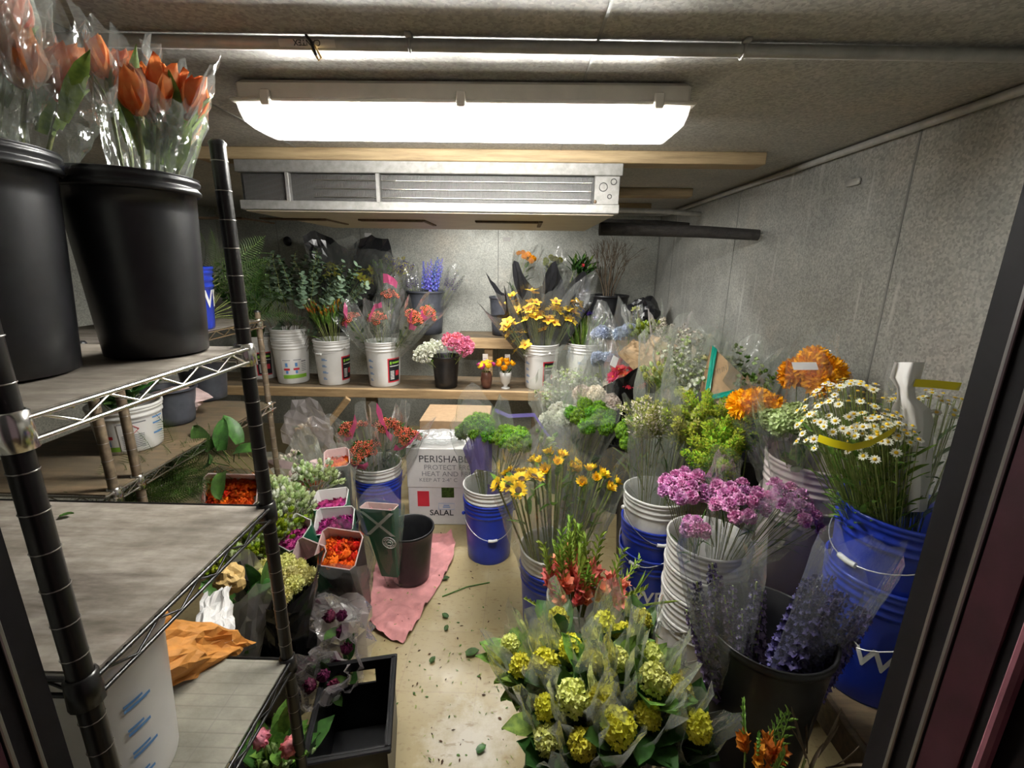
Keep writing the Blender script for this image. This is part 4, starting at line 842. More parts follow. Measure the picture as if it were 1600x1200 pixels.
for bkk, px, py, mats, lab in (('mums', 822, 405, ('marigold', 'leaf'), 'amber pompom mums in clear wrap above the orchid sleeves'), ('mums2', 862, 412, ('olive', 'leaf'), 'yellow-green button mums in clear wrap right of the amber mums')):
    bunch('mum_bunch', lab, 'flower bunch', foot(BK[bkk], 0.02), at(px, py, Y=3.95), 'pompom', mats, 10, 0.085, 0.55, dict(mat='film', top=0.08, r1=0.14, crumple=0.016), 14, 'leaf', 0.07, 0.016, dome=0.045)
bunch('lily_bunch', 'leafy green lilies in bud with a small red tag above the irises', 'flower bunch', foot(BK['mums2'], 0.03), at(905, 425, Y=3.95), 'lily', ('leaf_light', 'leaf'), 8, 0.07, 1.0, None, 8, 'leaf', 0.10, 0.014, splay=0.4)
p = at(911, 412, Y=3.86); tag(O('plant_tag', MB().box((p.x - 0.012, p.y - 0.002, p.z - 0.022), (p.x + 0.012, p.y, p.z + 0.0)), MAT['ink_red'], smooth=False), 'small red tag on the lily bunch', 'tag')
bunch('branch_bunch', 'tall bare brown branches in the wide black bucket in the corner', 'branches', foot(BK['twig'], 0.01), at(950, 455, Y=3.95), 'branch', ('twig',), 16, 0.06, 0.9, None, splay=0.36, stem=0.004)
# orchid fan
cz = Vector((PC[0], PC[1], SH + 0.12)); g = 'yellow orchid sleeves fanned in one pail'
for k, (px, py, yy, L, lab, fl, tw) in enumerate(((800, 500, 3.40, 0.10, 'yellow orchids in the black sleeve leaning far left', 9, 0.2), (806, 470, 3.52, 0.12, 'narrow black-backed orchid sleeve second from left in the fan', 5, 0.2), (832, 465, 3.44, 0.12, 'yellow orchid sleeve upright in the middle of the fan', 11, 0.0), (866, 470, 3.46, 0.12, 'yellow orchid sleeve right of the middle one in the fan', 10, -0.1), (892, 475, 3.50, 0.10, 'dark orchid sleeve leaning far right in the fan', 5, -0.3))):
    bunch('orchid_bunch', lab, 'flower bunch', cz + Vector(((k - 2) * 0.012, 0, 0)), at(px, py + 16, Y=yy), 'orchid', ('orchid', 'flame'), fl + 8, 0.055, 1.55, dict(mat='film', back='film_black', top=0.22, r0=0.035, r1=0.115, flat=0.55, crumple=0.012, folds=3, jag=0.16, seed=0.6 * k), dome=0.12, twist=tw, group=g, zr=0.17 if fl > 6 else 0.08)
bunch('iris_bunch', 'blue irises with upright green leaves in a white pail', 'flower bunch', (PD[0], PD[1], SH + 0.1), at(912, 497, Y=3.56), 'iris', ('irisblue', 'stem'), 14, 0.085, 0.85, None, splay=0.3, dome=0.05, stem=0.003)
bunch('leaf_blades', 'fan of green iris leaves in the white pail', 'foliage', (PD[0], PD[1], SH + 0.05), (PD[0], PD[1], SH + 0.28), 'blade', ('leaf_light',), 26, 0.085, 0.95, None, splay=0.35, stem=0)
# berry bunches
g = 'pink-banded red berry bunches on the wooden step'
for px, py, yy, lab in ((608, 462, 3.55, 'red berry bunch in clear pink-banded sleeve standing tallest above the white pail'), (548, 500, 3.46, 'red berry bunch in pink-banded sleeve leaning left over the spiky stems'), (588, 498, 3.38, 'red berry bunch in pink-banded sleeve at the front of the white pail'), (645, 497, 3.40, 'red berry bunch in pink-banded sleeve leaning right of the white pail'), (668, 490, 3.52, 'red berry bunch in pink-banded sleeve farthest right, before the grey bucket')):
    bunch('berry_bunch', lab, 'flower bunch', foot((PB[0], PB[1], SH), 0.02, 0.12), at(px, py, Y=yy), 'berries', ('berry', 'leaf'), 8, 0.06, 1.25, dict(mat='film', top=0.075, r0=0.04, r1=0.105, band=('film_pink', 0.84, 0.93, 0.66, 0.84), crumple=0.016, jag=0.16), 12, 'leaf', 0.06, 0.014, group=g)
bunch('leucadendron_bunch', 'green and orange spiky leucadendron stems leaning left in the white pail', 'flower bunch', (PA[0] + 0.03, PA[1], SH + 0.1), at(512, 502, Y=3.5), 'spiky', ('flame', 'leaf_light'), 22, 0.10, 1.05, None, splay=0.45, stem=0.003, dome=0.02)
bunch('white_spray', 'small white flower spray at the left edge of the spiky stems', 'flower bunch', (PA[0], PA[1], SH + 0.12), at(478, 468, Y=3.45), 'bean', ('white', 'blush'), 1, 0.01, 0.8, None, 3, 'leaf_light', 0.08, 0.014)
for px, py, mats, rf, n, lab in ((670, 550, ('white', 'white'), 0.10, 9, 'white snapdragons spilling over the front of the small black bucket'), (716, 540, ('pink', 'pink'), 0.10, 9, 'pink snapdragons at the right of the small black bucket')):
    bunch('snapdragon_bunch', lab, 'flower bunch', foot(BK['snap'], 0.01), at(px, py, Y=3.42), 'snap', mats, n + 2, rf, 0.85, None, 4, 'leaf_light', 0.05, 0.01, dome=0.03)
bunch('ranunculus_posy', 'pink and yellow ranunculus posy in the brown vase', 'flower bunch', (V1[0], V1[1], SH + 0.03), (V1[0], V1[1] - 0.01, SH + 0.165), 'ranunculus', ('magenta',), 6, 0.055, 1.25, None, dome=0.02)
bunch('ranunculus_posy', 'golden ranunculus among the pink ones in the brown vase', 'flower bunch', (V1[0], V1[1], SH + 0.04), (V1[0] + 0.005, V1[1] - 0.03, SH + 0.17), 'ranunculus', ('sunflower',), 4, 0.04, 1.3, None, dome=0.02)
bunch('ranunculus_posy', 'orange and yellow ranunculus posy in white footed vase', 'flower bunch', (V2[0], V2[1], SH + 0.06), (V2[0] - 0.005, V2[1] - 0.015, SH + 0.175), 'ranunculus', ('marigold',), 8, 0.06, 1.25, None, 5, 'leaf', 0.05, 0.012, dome=0.03)
for v, dx, lab in ((V1, -0.01, 'white price tag standing in the brown vase'), (V2, 0.012, 'white price tag standing in white footed vase')):
    t = T('price_tag', lab, 'tag', (v[0] + dx, v[1] + 0.02, SH + 0.10)); O('card', MB().box((-0.02, -0.001, 0.11), (0.02, 0.001, 0.165)), MAT['paper_white'], t, smooth=False); O('stick', MB().tube([(0, 0.002, 0), (0, 0.002, 0.15)], 0.0012, 5), MAT['white_grip'], t)
    O('print', MB().box((-0.014, -0.0018, 0.128), (0.014, -0.0012, 0.132)), MAT['ink_grey'], t, smooth=False)

# ------------------------------------------------------------------ crumpled paper and plastic
def sheet(name, label, cat, c, mat, amp=0.02, n=14, m=14, sag=0.0, parent=None, fine=0.35):
    a, b, d, e = [Vector(q) for q in c]; nr = (b - a).cross(e - a).normalized(); rows = []; sd = random.random() * 50
    for i in range(m + 1):
        v = i / m; row = []
        for j in range(n + 1):
            u = j / n; q = a * (1 - u) * (1 - v) + b * u * (1 - v) + d * u * v + e * (1 - u) * v
            w = noise.noise(Vector((u * 3, v * 3, sd))) + fine * noise.noise(Vector((u * 9, v * 9, sd))) + random.uniform(-.12, .12)
            q = q + nr * (amp * w) - Vector((0, 0, sag * 4 * v * (1 - v))) + Vector((noise.noise(Vector((v * 6, 1, sd))), noise.noise(Vector((u * 6, 2, sd))), 0)) * amp * 0.5
            row.append(q)
        rows.append(row)
    o = O(name, tri_grid(MB(), rows, False), MAT[mat], parent, smooth=False)
    if label: tag(o, label, cat)
    return o
def crumple(name, label, cat, c, rx, ry, rz, mat, amp=0.25, n=22, m=14, fine=0.12):
    rows = []; sd = random.random() * 60
    for i in range(m + 1):
        th = PI * i / m; row = []
        for j in range(n):
            a = 2 * PI * j / n; dv = Vector((math.sin(th) * math.cos(a), math.sin(th) * math.sin(a), math.cos(th)))
            k = 1 + amp * noise.noise(dv * 1.7 + Vector((sd, 0, 0))) + fine * random.uniform(-1, 1) * math.sin(th)
            row.append(Vector(c) + Vector((dv.x * rx, dv.y * ry, dv.z * rz)) * k)
        rows.append(row)
    o = O(name, tri_grid(MB(), rows, True), MAT[mat], smooth=False); return tag(o, label, cat)

# ------------------------------------------------------------------ right-hand crowd of bunches
def rb(name, label, p0, px, py, Y, kind, mats, n, rf, fs, **kw): return bunch(name, label, 'flower bunch', p0, at(px, py, Y=Y), kind, mats, n, rf, fs, **kw)
hz = dict(mat='film_hazy', top=0.10, crumple=0.022, jag=0.14)
def H(**k): d = dict(hz); d.update(k); return d
def F(**k): d = dict(mat='film', top=0.08, crumple=0.016, jag=0.14); d.update(k); return d
BA, BB, BC_, BD = (0.36, 2.55, 0.02), (0.66, 2.75, 0.02), (0.66, 2.22, 0.02), (0.30, 2.98, 0.02)
S0, S1, S2, S3 = (1.0, 1.86, ST + .02), (1.0, 2.28, ST + .02), (1.0, 2.72, ST + .02), (0.98, 3.08, ST + .02)
for px, py, lab in ((862, 622, 'hazy-wrapped white stock at the end of the wooden step, lowest of three'), (892, 596, 'hazy-wrapped white stock beside the iris pail, topmost of three'), (925, 606, 'hazy-wrapped white stock left of red gerberas, nearest to them')):
    rb('white_stock_bunch', lab, foot(BD), px, py, 2.9, 'bean', ('white', 'whitegreen'), 9, 0.09, 1.0, sleeve=H(r1=0.15), leaves=12, leafmat='leaf_light', leafL=0.06)
rb('hydrangea_bunch', 'white hydrangeas in clear wrap left of the bright green balls', foot(BA), 880, 655, 2.48, 'hydrangea', ('white', 'whitegreen'), 4, 0.09, 1.0, sleeve=F(r1=0.16), leaves=6)
rb('hydrangea_bunch', 'blush white hydrangeas in clear wrap behind the bright green balls', foot(BA), 935, 622, 2.62, 'hydrangea', ('blush', 'white'), 5, 0.12, 1.0, sleeve=F(r1=0.16), leaves=6)
rb('green_ball_bunch', 'fuzzy bright green dianthus balls in tall clear sleeve behind sunflowers', foot(BA), 925, 652, 2.36, 'fuzzy', ('lime', 'leaf'), 12, 0.12, 1.1, sleeve=F(r1=0.17, top=0.07), leaves=10, leafmat='green', leafL=0.12, leafW=0.008)
rb('green_ball_bunch', 'fuzzy green dianthus balls unwrapped left of the olive spray bunch', foot(BC_), 983, 680, 2.12, 'fuzzy', ('lime', 'leaf'), 5, 0.06, 0.95, sleeve=None, leaves=6, leafmat='green', leafL=0.1, leafW=0.008, dome=0.07)
for px, py, Y, mats, lab in ((940, 525, 3.12, ('paleblue', 'white'), 'pale blue hydrangeas in clear wrap right of the irises'), (980, 523, 3.05, ('paleblue', 'lilac'), 'lilac blue hydrangeas in clear wrap behind the kraft paper'), (940, 562, 2.95, ('paleblue', 'white'), 'pale blue hydrangea hanging low beside the white tag of gerberas')):
    rb('hydrangea_bunch', lab, foot(BB, 0.02), px, py, Y, 'hydrangea', mats, 3, 0.06, 0.85, sleeve=F(r1=0.12), leaves=4)
rb('gerbera_bunch', 'red gerberas in a dark sleeve with a white tag', Vector((0.70, 3.02, 0.15)), 978, 590, 2.60, 'gerbera', ('red', 'flame'), 7, 0.085, 0.95, sleeve=dict(mat='film', back='film_black', top=0.06, r1=0.14, flat=0.7), twist=3.3)
c = at(960, 565, Y=2.52); tg = T('tag_label', 'white paper tag on the dark gerbera sleeve', 'tag', c); O('card', MB().box((-0.02, -0.001, -0.03), (0.02, 0.001, 0.03)), MAT['paper_white'], tg, smooth=False); tg.rotation_euler = (-0.3, 0.5, 0.3)
rb('green_spray_bunch', 'lime-white spray bunch in clear wrap behind the kraft paper', foot(S3), 1010, 518, 2.95, 'buds', ('whitegreen', 'chartreuse'), 10, 0.09, 1.0, sleeve=F(r1=0.13), leaves=10, leafmat='leaf_light', leafL=0.05)
rb('dried_bunch', 'brown dried flower bunch behind the kraft paper wrap', foot(S3), 1042, 530, 2.85, 'plume', ('blush', 'twig'), 8, 0.09, 0.9, sleeve=F(r1=0.13, mat='film_grey'), leaves=4)
A = lambda px, py, Y: at(px, py, Y=Y)
sheet('kraft_wrap', 'crumpled kraft paper wrap above the red gerberas', 'paper', (A(965, 552, 2.62), A(1012, 600, 2.55), A(1050, 560, 2.6), A(990, 530, 2.72)), 'kraft', 0.02)
sheet('kraft_wrap', 'folded kraft paper wrap standing right of crumpled one', 'paper', (A(1000, 545, 2.68), A(1045, 585, 2.62), A(1062, 545, 2.7), A(1020, 522, 2.78)), 'kraft', 0.025)
for px, py, Y, s0, mats, lab in ((1062, 560, 2.45, S2, ('white', 'whitegreen'), 'hazy-wrapped white spray beside the kraft paper, largest in the group'), (1035, 592, 2.30, BC_, ('whitegreen', 'paleyellow'), 'hazy-wrapped white and yellow spray right of the red gerberas'), (1080, 540, 2.66, S2, ('white', 'blush'), 'hazy-wrapped white spray just left of the green-striped bag top'), (1075, 590, 2.15, BC_, ('white', 'whitegreen'), 'hazy-wrapped white spray in front of the green-striped kraft bag'), (1138, 570, 2.24, S1, ('white', 'leaf_light'), 'hazy-wrapped white spray right of the green-striped bag by the wall'), (1168, 598, 2.02, S1, ('leaf_light', 'whitegreen'), 'hazy-wrapped green spray behind the orange mums')):
    rb('white_spray_bunch', lab, foot(s0), px, py, Y, 'buds' if 'yellow' in lab else 'bean', mats, 9, 0.085, 1.0, sleeve=H(r1=0.15, top=0.08), leaves=14, leafmat='leaf_light', leafL=0.07)
# kraft bag with teal stripes
bg = T('kraft_bag', 'tilted kraft flower bag with green stripes among white sprays', 'flower bag', (0, 0, 0))
q = [A(1108, 548, 2.05), A(1185, 632, 1.95), A(1135, 645, 1.90), A(1098, 612, 1.98)]
tp_ = A(1112, 540, 2.05); b1 = A(1168, 585, 1.98); b2 = A(1188, 635, 1.92); b3 = A(1142, 645, 1.88); b4 = A(1100, 615, 1.95)
def strip4(name, c, mat, amp=0.004, par=bg): return sheet(name, None, None, c, mat, amp, 6, 6, parent=par)
ct = (tp_ + b1 + b2 + b3 + b4) / 5; bk_ = Vector((0.02, 0.10, -0.02))
strip4('front_panel', (b4, b3, b1.lerp(b2, 0.3), tp_), 'kraft'); strip4('side_panel', (b3, b2, b1, b3.lerp(b1, 0.55)), 'kraft'); strip4('back_panel', (b4 + bk_, b2 + bk_, b1 + bk_, tp_ + bk_ * 0.1), 'kraft')
nf = Vector((-0.004, -0.016, 0.004))
strip4('stripe', (b4 + nf, b4.lerp(b3, 0.16) + nf, tp_.lerp(b1, 0.14) + nf, tp_ + nf), 'teal', 0.002); strip4('stripe', (b3.lerp(b2, 0.05) + nf, b2 + nf, b2.lerp(b1, 0.16) + nf, b3.lerp(b1, 0.18) + nf), 'teal', 0.002)
strip4('stripe', (b4.lerp(b3, 0.1) + nf * 1.2, b4.lerp(b3, 0.3) + nf * 1.2, ct.lerp(b2, 0.35) + nf * 1.3, ct.lerp(b2, 0.15) + nf * 1.3), 'teal', 0.002)
ux = (b1 - b4).normalized(); uy = Vector((0, 0, 1)) - ux * ux.z
pq = tp_.lerp(b3, 0.42) + nf * 2.5; mb = MB()
for k in range(3): mb.tube([pq + ux * (0.02 * k - 0.025 + dx * 0.018) + uy * (0.03 * dy) for dx, dy in ((0, 0), (0.1, 0.8), (0.6, 0.1), (0.8, 0.9))], 0.0012, 4)
O('printed_script', mb, MAT['ink_grey'], bg)
rb('bagged_bunch', 'cream flowers poking from the green-striped kraft bag', foot(S1), 1120, 575, 2.12, 'buds', ('cream', 'leaf_light'), 4, 0.04, 0.9, sleeve=F(r1=0.09, top=0.14))
# green bunches in the tall stack
tf = Vector((FF[0], FF[1], 0.30))
rb('green_spray_bunch', 'clear-wrapped olive spray standing upright in the tall pail stack', tf + Vector((-0.04, -0.02, 0)), 1012, 665, 1.78, 'plume', ('olive', 'blush'), 12, 0.075, 0.95, sleeve=F(r1=0.115, top=0.06, r0=0.04), leaves=14, leafmat='green', leafL=0.10, leafW=0.004)
rb('green_spray_bunch', 'clear-wrapped olive spray leaning right in the tall pail stack', tf + Vector((0.0, -0.04, 0)), 1072, 672, 1.72, 'plume', ('olive', 'chartreuse'), 12, 0.075, 0.95, sleeve=F(r1=0.11, top=0.07, r0=0.04), leaves=14, leafmat='green', leafL=0.10, leafW=0.004)
for px, py, Y, s0, lab in ((1120, 715, 1.55, (0.86, 1.62, 0.47), 'chartreuse spray bunch in clear wrap, lowest, above the carnations'), (1105, 660, 1.72, S0, 'chartreuse spray bunch just below the green-striped kraft bag'), (1145, 690, 1.62, S0, 'chartreuse spray bunch left of the orange mums')):
    rb('green_spray_bunch', lab, foot(s0, 0.01), px, py, Y, 'plume', ('chartreuse', 'lime'), 12, 0.07, 0.9, sleeve=F(r1=0.10, top=0.05) if 'lowest' in lab else None, leaves=10, leafmat='lime', leafL=0.05, leafW=0.01, dome=0.05)
rb('yellow_stock_bunch', 'small lime yellow stock head behind the olive spray', foot(BC_), 1068, 620, 2.1, 'stock', ('paleyellow', 'leaf'), 3, 0.03, 0.9, leaves=6)
# orange mums, cream stock, chamomile
pj = Vector((FJ[0], FJ[1], 0.66))
rb('mum_bunch', 'tall bunch of orange pompom mums against the right wall', pj + Vector((0.0, 0.05, 0)), 1268, 605, 1.50, 'pompom', ('marigold', 'flame'), 6, 0.065, 1.3, sleeve=F(r1=0.11, top=0.10), leaves=8, dome=0.075)
c = at(1258, 573, Y=1.38); lb = tag(O('price_label', MB().grid([[(c.x - 0.04, c.y - 0.012, c.z - 0.008), (c.x + 0.04, c.y - 0.004, c.z - 0.008)], [(c.x - 0.04, c.y + 0.006, c.z + 0.012), (c.x + 0.04, c.y + 0.014, c.z + 0.012)]]), MAT['paper_white'], smooth=False), 'white price label on the tall orange mums wrap', 'label')
rb('mum_bunch', 'orange pompom mums in a clear cone tipped left', pj + Vector((-0.03, 0.03, 0)), 1185, 650, 1.58, 'pompom', ('marigold', 'flame'), 5, 0.06, 1.2, sleeve=F(r1=0.10, top=0.08), leaves=6, dome=0.06)
rb('cream_stock_bunch', 'cream white stock in clear wrap between orange mums and chamomile', pj + Vector((-0.03, -0.04, 0)), 1238, 665, 1.38, 'stock', ('whitegreen', 'white'), 7, 0.065, 1.0, sleeve=F(r1=0.11, top=0.07), leaves=10, leafmat='leaf_light', leafL=0.06)
pi_ = Vector((FI[0] - 0.02, FI[1], 0.72))
bunch('chamomile_bunch', 'white daisy-like chamomile spilling left from the upper blue pail', 'flower bunch', pi_, at(1325, 668, Y=1.08), 'daisy', ('white', 'sunflower'), 110, 0.115, 0.75, None, 160, 'leaf_light', 0.05, 0.006, stem=0.001, dome=0.10, splay=0.9)
bunch('chamomile_bunch', 'chamomile heads crowding just left of the white wrapping paper', 'flower bunch', pi_ + Vector((0.03, -0.03, 0)), at(1375, 690, Y=1.0), 'daisy', ('white', 'sunflower'), 50, 0.07, 0.75, None, 60, 'leaf_light', 0.05, 0.006, stem=0.001, dome=0.06)
bunch('chamomile_bunch', 'chamomile bunch in clear yellow-taped sleeve beside the door frame', 'flower bunch', pi_ + Vector((0.06, 0, 0)), at(1450, 640, Y=1.06), 'daisy', ('white', 'sunflower'), 34, 0.08, 0.7, dict(mat='film', top=0.05, r1=0.10, r0=0.05, band=('yellow_tape', 0.86, 0.95, 0.5, 1.0)), 40, 'green', 0.06, 0.008, stem=0.001, dome=0.04)
tag(O('wrap_paper', tri_grid(MB(), [[at(px + ru(-2, 2), py, Y=0.99 + 0.015 * math.sin(k * 1.1) + 0.045 * abs(k - 6) / 4) for k, px in enumerate(np.linspace(a, b, 9))] for a, b, py in ((1398, 1444, 566), (1390, 1440, 590), (1400, 1428, 606), (1402, 1430, 622), (1394, 1454, 640), (1388, 1460, 665), (1386, 1458, 710), (1390, 1452, 760), (1396, 1446, 800))], False), MAT['paper_white'], smooth=True), 'tall twist of white wrapping paper standing in the chamomile pail', 'paper')
def ribbon(name, label, pts, w, mat):
    pts = [Vector(p) for p in pts]; rows = []
    for i, p in enumerate(pts): rows.append([p + Vector((0, 0, -w / 2)), p + Vector((0, -0.002, w / 2))])
    return tag(O(name, MB().grid(rows), MAT[mat]), label, 'ribbon')
ribbon('tape_ribbon', 'curved yellow tape ribbon hanging across the chamomile bunch', [at(px, py, Y=Y) for px, py, Y in ((1278, 684, 0.99), (1300, 692, 0.96), (1330, 699, 0.94), (1360, 692, 0.93), (1390, 676, 0.94), (1400, 668, 0.97))], 0.018, 'yellow_tape')
ribbon('tape_ribbon', 'short yellow tape ribbon beside the white wrapping paper', [at(px, py, Y=Y) for px, py, Y in ((1428, 598, 1.0), (1460, 600, 0.99), (1500, 604, 0.98))], 0.018, 'yellow_tape')
# carnations
pg = Vector((FG[0], FG[1], 0.42)); g = 'lilac carnation bunches'
for px, py, Y, n, rf, sl, dm, lab in ((1065, 765, 1.36, 15, 0.075, None, 0.035, 'unwrapped lilac carnations at the left of the white pail'), (1085, 828, 1.24, 5, 0.028, None, 0.02, 'small low cluster of lilac carnations over the pail rim'), (1150, 785, 1.30, 17, 0.085, F(r1=0.11, top=0.06), 0.03, 'clear-wrapped lilac carnations in the middle behind purple delphiniums'), (1238, 790, 1.30, 16, 0.085, F(r1=0.11, top=0.07), 0.03, 'clear-wrapped lilac carnations at the right against the pinkish pail')):
    bunch('carnation_bunch', lab, 'flower bunch', pg + Vector((0.04 if px > 1100 else -0.03, 0, 0)), at(px, py, Y=Y), 'carnation', ('carn', 'green'), n, rf, 1.0, sl, 10, 'green', 0.07, 0.003, stem=0.0013, dome=dm, group=g, splay=0.9)
# dark delphiniums in the big black bucket
for dx, dy, w, lab, mats in ((-0.055, -0.02, -0.04, 'clear-sleeved purple delphiniums at the left of the big black bucket', ('lilac', 'whitegreen')), (0.06, -0.01, 0.05, 'clear-sleeved dark blue delphiniums leaning right in big black bucket', ('purple', 'lilac'))):
    bunch('delphinium_bunch', lab, 'flower bunch', (FH[0] + dx * 0.5, FH[1] + dy, FH[2] + 0.06), (FH[0] + dx + w * 0.4, FH[1] + dy, FH[2] + 0.27), 'delph_thick', mats, 12, 0.05, 0.92, dict(mat='film', top=0.40, r0=0.04, r1=0.10, crumple=0.008, jag=0.08, flat=0.75), splay=0.10, stem=0.003, dome=0.02, twist=0.3)

# ------------------------------------------------------------------ centre of the floor
# wrapped yellow stock in the foreground bucket
YS = ((875, 981, 0.53, 'by the coral gladioli, back left'), (858, 1024, 0.53, 'second row from back, left of a round dark leaf'), (820, 1056, 0.50, 'farthest left, edged by dark leaves'), (857, 1052, 0.54, 'large open head beside the farthest left one'), (893, 1030, 0.56, 'half hidden in the middle behind a crumpled sleeve'), (898, 1105, 0.55, 'pale broad head facing forward left of centre'), (858, 1120, 0.50, 'small head low at the left'), (926, 1052, 0.58, 'bright head over a dark leaf near the middle'), (941, 1106, 0.56, 'brightest narrow head in the front middle'), (962, 1046, 0.58, 'pale head right of the middle'), (973, 1004, 0.56, 'tall head at the back, right of middle'), (943, 986, 0.56, 'head right below the coral gladioli'), (998, 990, 0.54, 'head at back right beside the white pail'), (1012, 1040, 0.58, 'pale head sealed in hazy film on the right'), (1050, 1095, 0.54, 'head near the big black bucket, upper'), (1078, 1145, 0.52, 'head farthest right, against the big black bucket'), (1008, 1125, 0.55, 'head in front right with a wide open sleeve'), (961, 1150, 0.54, 'largest bright head at front centre'), (910, 1170, 0.50, 'lowest head at the front'), (805, 1025, 0.48, 'faint head tucked among leaves, upper left'), (1015, 1080, 0.58, 'faint head behind hazy film right of centre'), (862, 1165, 0.46, 'pale small head low at front left'))
for px, py, z, lab in YS:
    p1 = at(px, py, z=z); p0 = Vector((FY[0] + (p1.x - FY[0]) * 0.25, FY[1] + (p1.y - FY[1]) * 0.25, 0.08))
    faint = 'faint' in lab or 'pale' in lab
    bunch('yellow_stock', 'wrapped yellow stock flower, ' + lab, 'wrapped flower', p0, p1, 'stock', ('paleyellow' if faint else 'yellow', 'leaf'), 1, 0.012, ru(0.82, 1.02) * (1.15 if 'larg' in lab or 'broad' in lab else 1), dict(mat='film_hazy', top=ru(0.045, 0.085), r0=0.012, r1=ru(0.060, 0.075), crumple=0.018, jag=0.12, power=1.2, n=22, m=11), 13, 'leaf' if random.random() < 0.75 else 'leaf_light', 0.11, 0.036, stem=0.004, tmin=0.66, group='wrapped yellow stock in foreground bucket')
# coral gladioli
pe = Vector((FE[0], FE[1], 0.10)); g = 'coral gladioli in the white pail'
bunch('gladiolus_bunch', 'main bunch of coral gladioli with green tips upright in the white pail', 'flower bunch', pe, (0.205, 1.385, 0.44), 'glad', ('coral', 'glad_green'), 20, 0.08, 0.82, None, group=g, splay=0.14, stem=0.004, dome=0.03)
bunch('gladiolus_bunch', 'coral gladiolus stems leaning right out of the white pail', 'flower bunch', pe, at(955, 935, Y=1.36), 'glad', ('coral', 'glad_green'), 4, 0.03, 0.75, None, group=g, splay=1.0, stem=0.004, dome=0.01)
bunch('gladiolus_bunch', 'green gladiolus tips bending far right toward the white ribbed pails', 'flower bunch', pe, at(985, 945, Y=1.28), 'blade', ('glad_green',), 5, 0.04, 0.45, None, group=g, splay=1.4, stem=0.003, dome=0.01)
bunch('gladiolus_bunch', 'coral gladiolus stems drooping at the front of the white pail', 'flower bunch', pe, at(885, 960, Y=1.27), 'glad', ('coral', 'glad_green'), 4, 0.05, 0.55, None, group=g, splay=0.9, stem=0.004, dome=0.01)
# sunflowers
pd = Vector((FD[0], FD[1], 0.10)); g = 'wrapped sunflower bunches'
for px, py, Y, kind, mats, n, rf, lab in ((812, 752, 1.60, 'sunflower', ('sunflower', 'brown', 'leaf_light'), 8, 0.09, 'sunflowers with open brown centres at the left of the wrapped trio'), (868, 725, 1.70, 'sunbud', ('sunflower', 'brown', 'leaf_light'), 10, 0.095, 'half-open sunflowers in the middle of the wrapped trio'), (928, 752, 1.66, 'sunbud', ('sunflower', 'brown', 'leaf_light'), 10, 0.095, 'half-open sunflowers at the right of the wrapped trio')):
    bunch('sunflower_bunch', lab, 'flower bunch', pd + Vector(((px - 868) * 0.0004, 0, 0)), at(px, py, Y=Y), kind, mats, n, rf, 0.95 if kind == 'sunflower' else 1.35, F(r1=0.125, r0=0.06, top=0.05, crumple=0.014), 16, 'leaf_light', 0.07, 0.014, stem=0.0042, stem_parts=True, dome=0.03, group=g, tmin=0.7, splay=1.1)
# green trachelium with purple-printed sleeves
pc = Vector((FC[0], FC[1], 0.14)); g = 'green-headed bunches in purple-printed sleeves'
for px, py, Y, sl, lab in ((745, 672, 2.18, F(r1=0.135, top=0.10, r0=0.04, band=('film_purple', 0.44, 0.64, 0.62, 0.88), jag=0.18), 'bright green ball flowers in purple-printed sleeve, left of two'), (800, 690, 2.12, F(r1=0.135, top=0.07, r0=0.04, band=('film_purple', 0.38, 0.58, 0.60, 0.82), jag=0.18), 'dark green ball flowers in purple-printed sleeve, right of two')):
    bunch('green_ball_bunch', lab, 'flower bunch', pc, at(px, py, Y=Y), 'fuzzy', ('lime' , 'leaf'), 12, 0.075, 1.15, sl, 10, 'green', 0.09, 0.004, stem=0.0028, dome=0.035, group=g)
bunch('empty_sleeve', 'crinkled clear sleeve with purple ribbon right of the green ball flowers', 'sleeve', pc, at(855, 690, Y=2.2), 'buds', ('whitegreen', 'leaf_light'), 3, 0.04, 0.8, H(r1=0.11, top=0.06, mat='film', band=('film_purple', 0.9, 0.97, 0.5, 0.8)), 6)
ribbon('tape_ribbon', 'purple ribbon lying over the clear sleeves beside the wooden step', [at(px, py, Y=2.3) for px, py in ((772, 640), (795, 650), (835, 648), (850, 672), (872, 700))], 0.022, 'film_purple')
# carton
cx0, cy0 = at(639, 822, z=0.0).x, 2.47
c = T('carton', 'white cardboard carton reading PERISHABLE and SALAL on the floor under the wooden shelf', 'carton', (cx0, cy0, 0), 0.02)
O('base', MB().box((0, 0, 0.001), (0.40, 0.30, 0.255), bev=0.003), MAT['card_white'], c, smooth=False); O('lid', MB().box((-0.004, -0.004, 0.25), (0.404, 0.304, 0.50), bev=0.003), MAT['card_white'], c, smooth=False)
for s, x, z, sz, mt in (('PERISHABLE', 0.07, 0.415, 0.062, 'ink'), ('PROTECT FROM', 0.10, 0.368, 0.044, 'ink_grey'), ('HEAT AND FREEZING', 0.085, 0.326, 0.044, 'ink_grey'), ('KEEP AT 2-4\u00b0 C', 0.07, 0.290, 0.034, 'ink_grey')):
    flat_text('lettering', s, sz, (x, -0.0052, z), (1, 0, 0), (0, 0, 1), mt, c)
    o = c.children[-1]; w = max(v.co.x for v in o.data.vertices) - x
    if w > 0.325: 
        for v in o.data.vertices: v.co.x = x + (v.co.x - x) * 0.325 / w
flat_text('lettering', 'SALAL', 0.052, (0.125, -0.0012, 0.065), (1, 0, 0), (0, 0, 1), 'ink', c, bold=True)
O('red_label', MB().box((0.055, -0.0016, 0.125), (0.125, -0.0006, 0.225)), MAT['ink_red'], c, smooth=False); O('picture_label', MB().box((0.20, -0.0016, 0.185), (0.275, -0.0006, 0.25)), MAT['fern'], c, smooth=False)
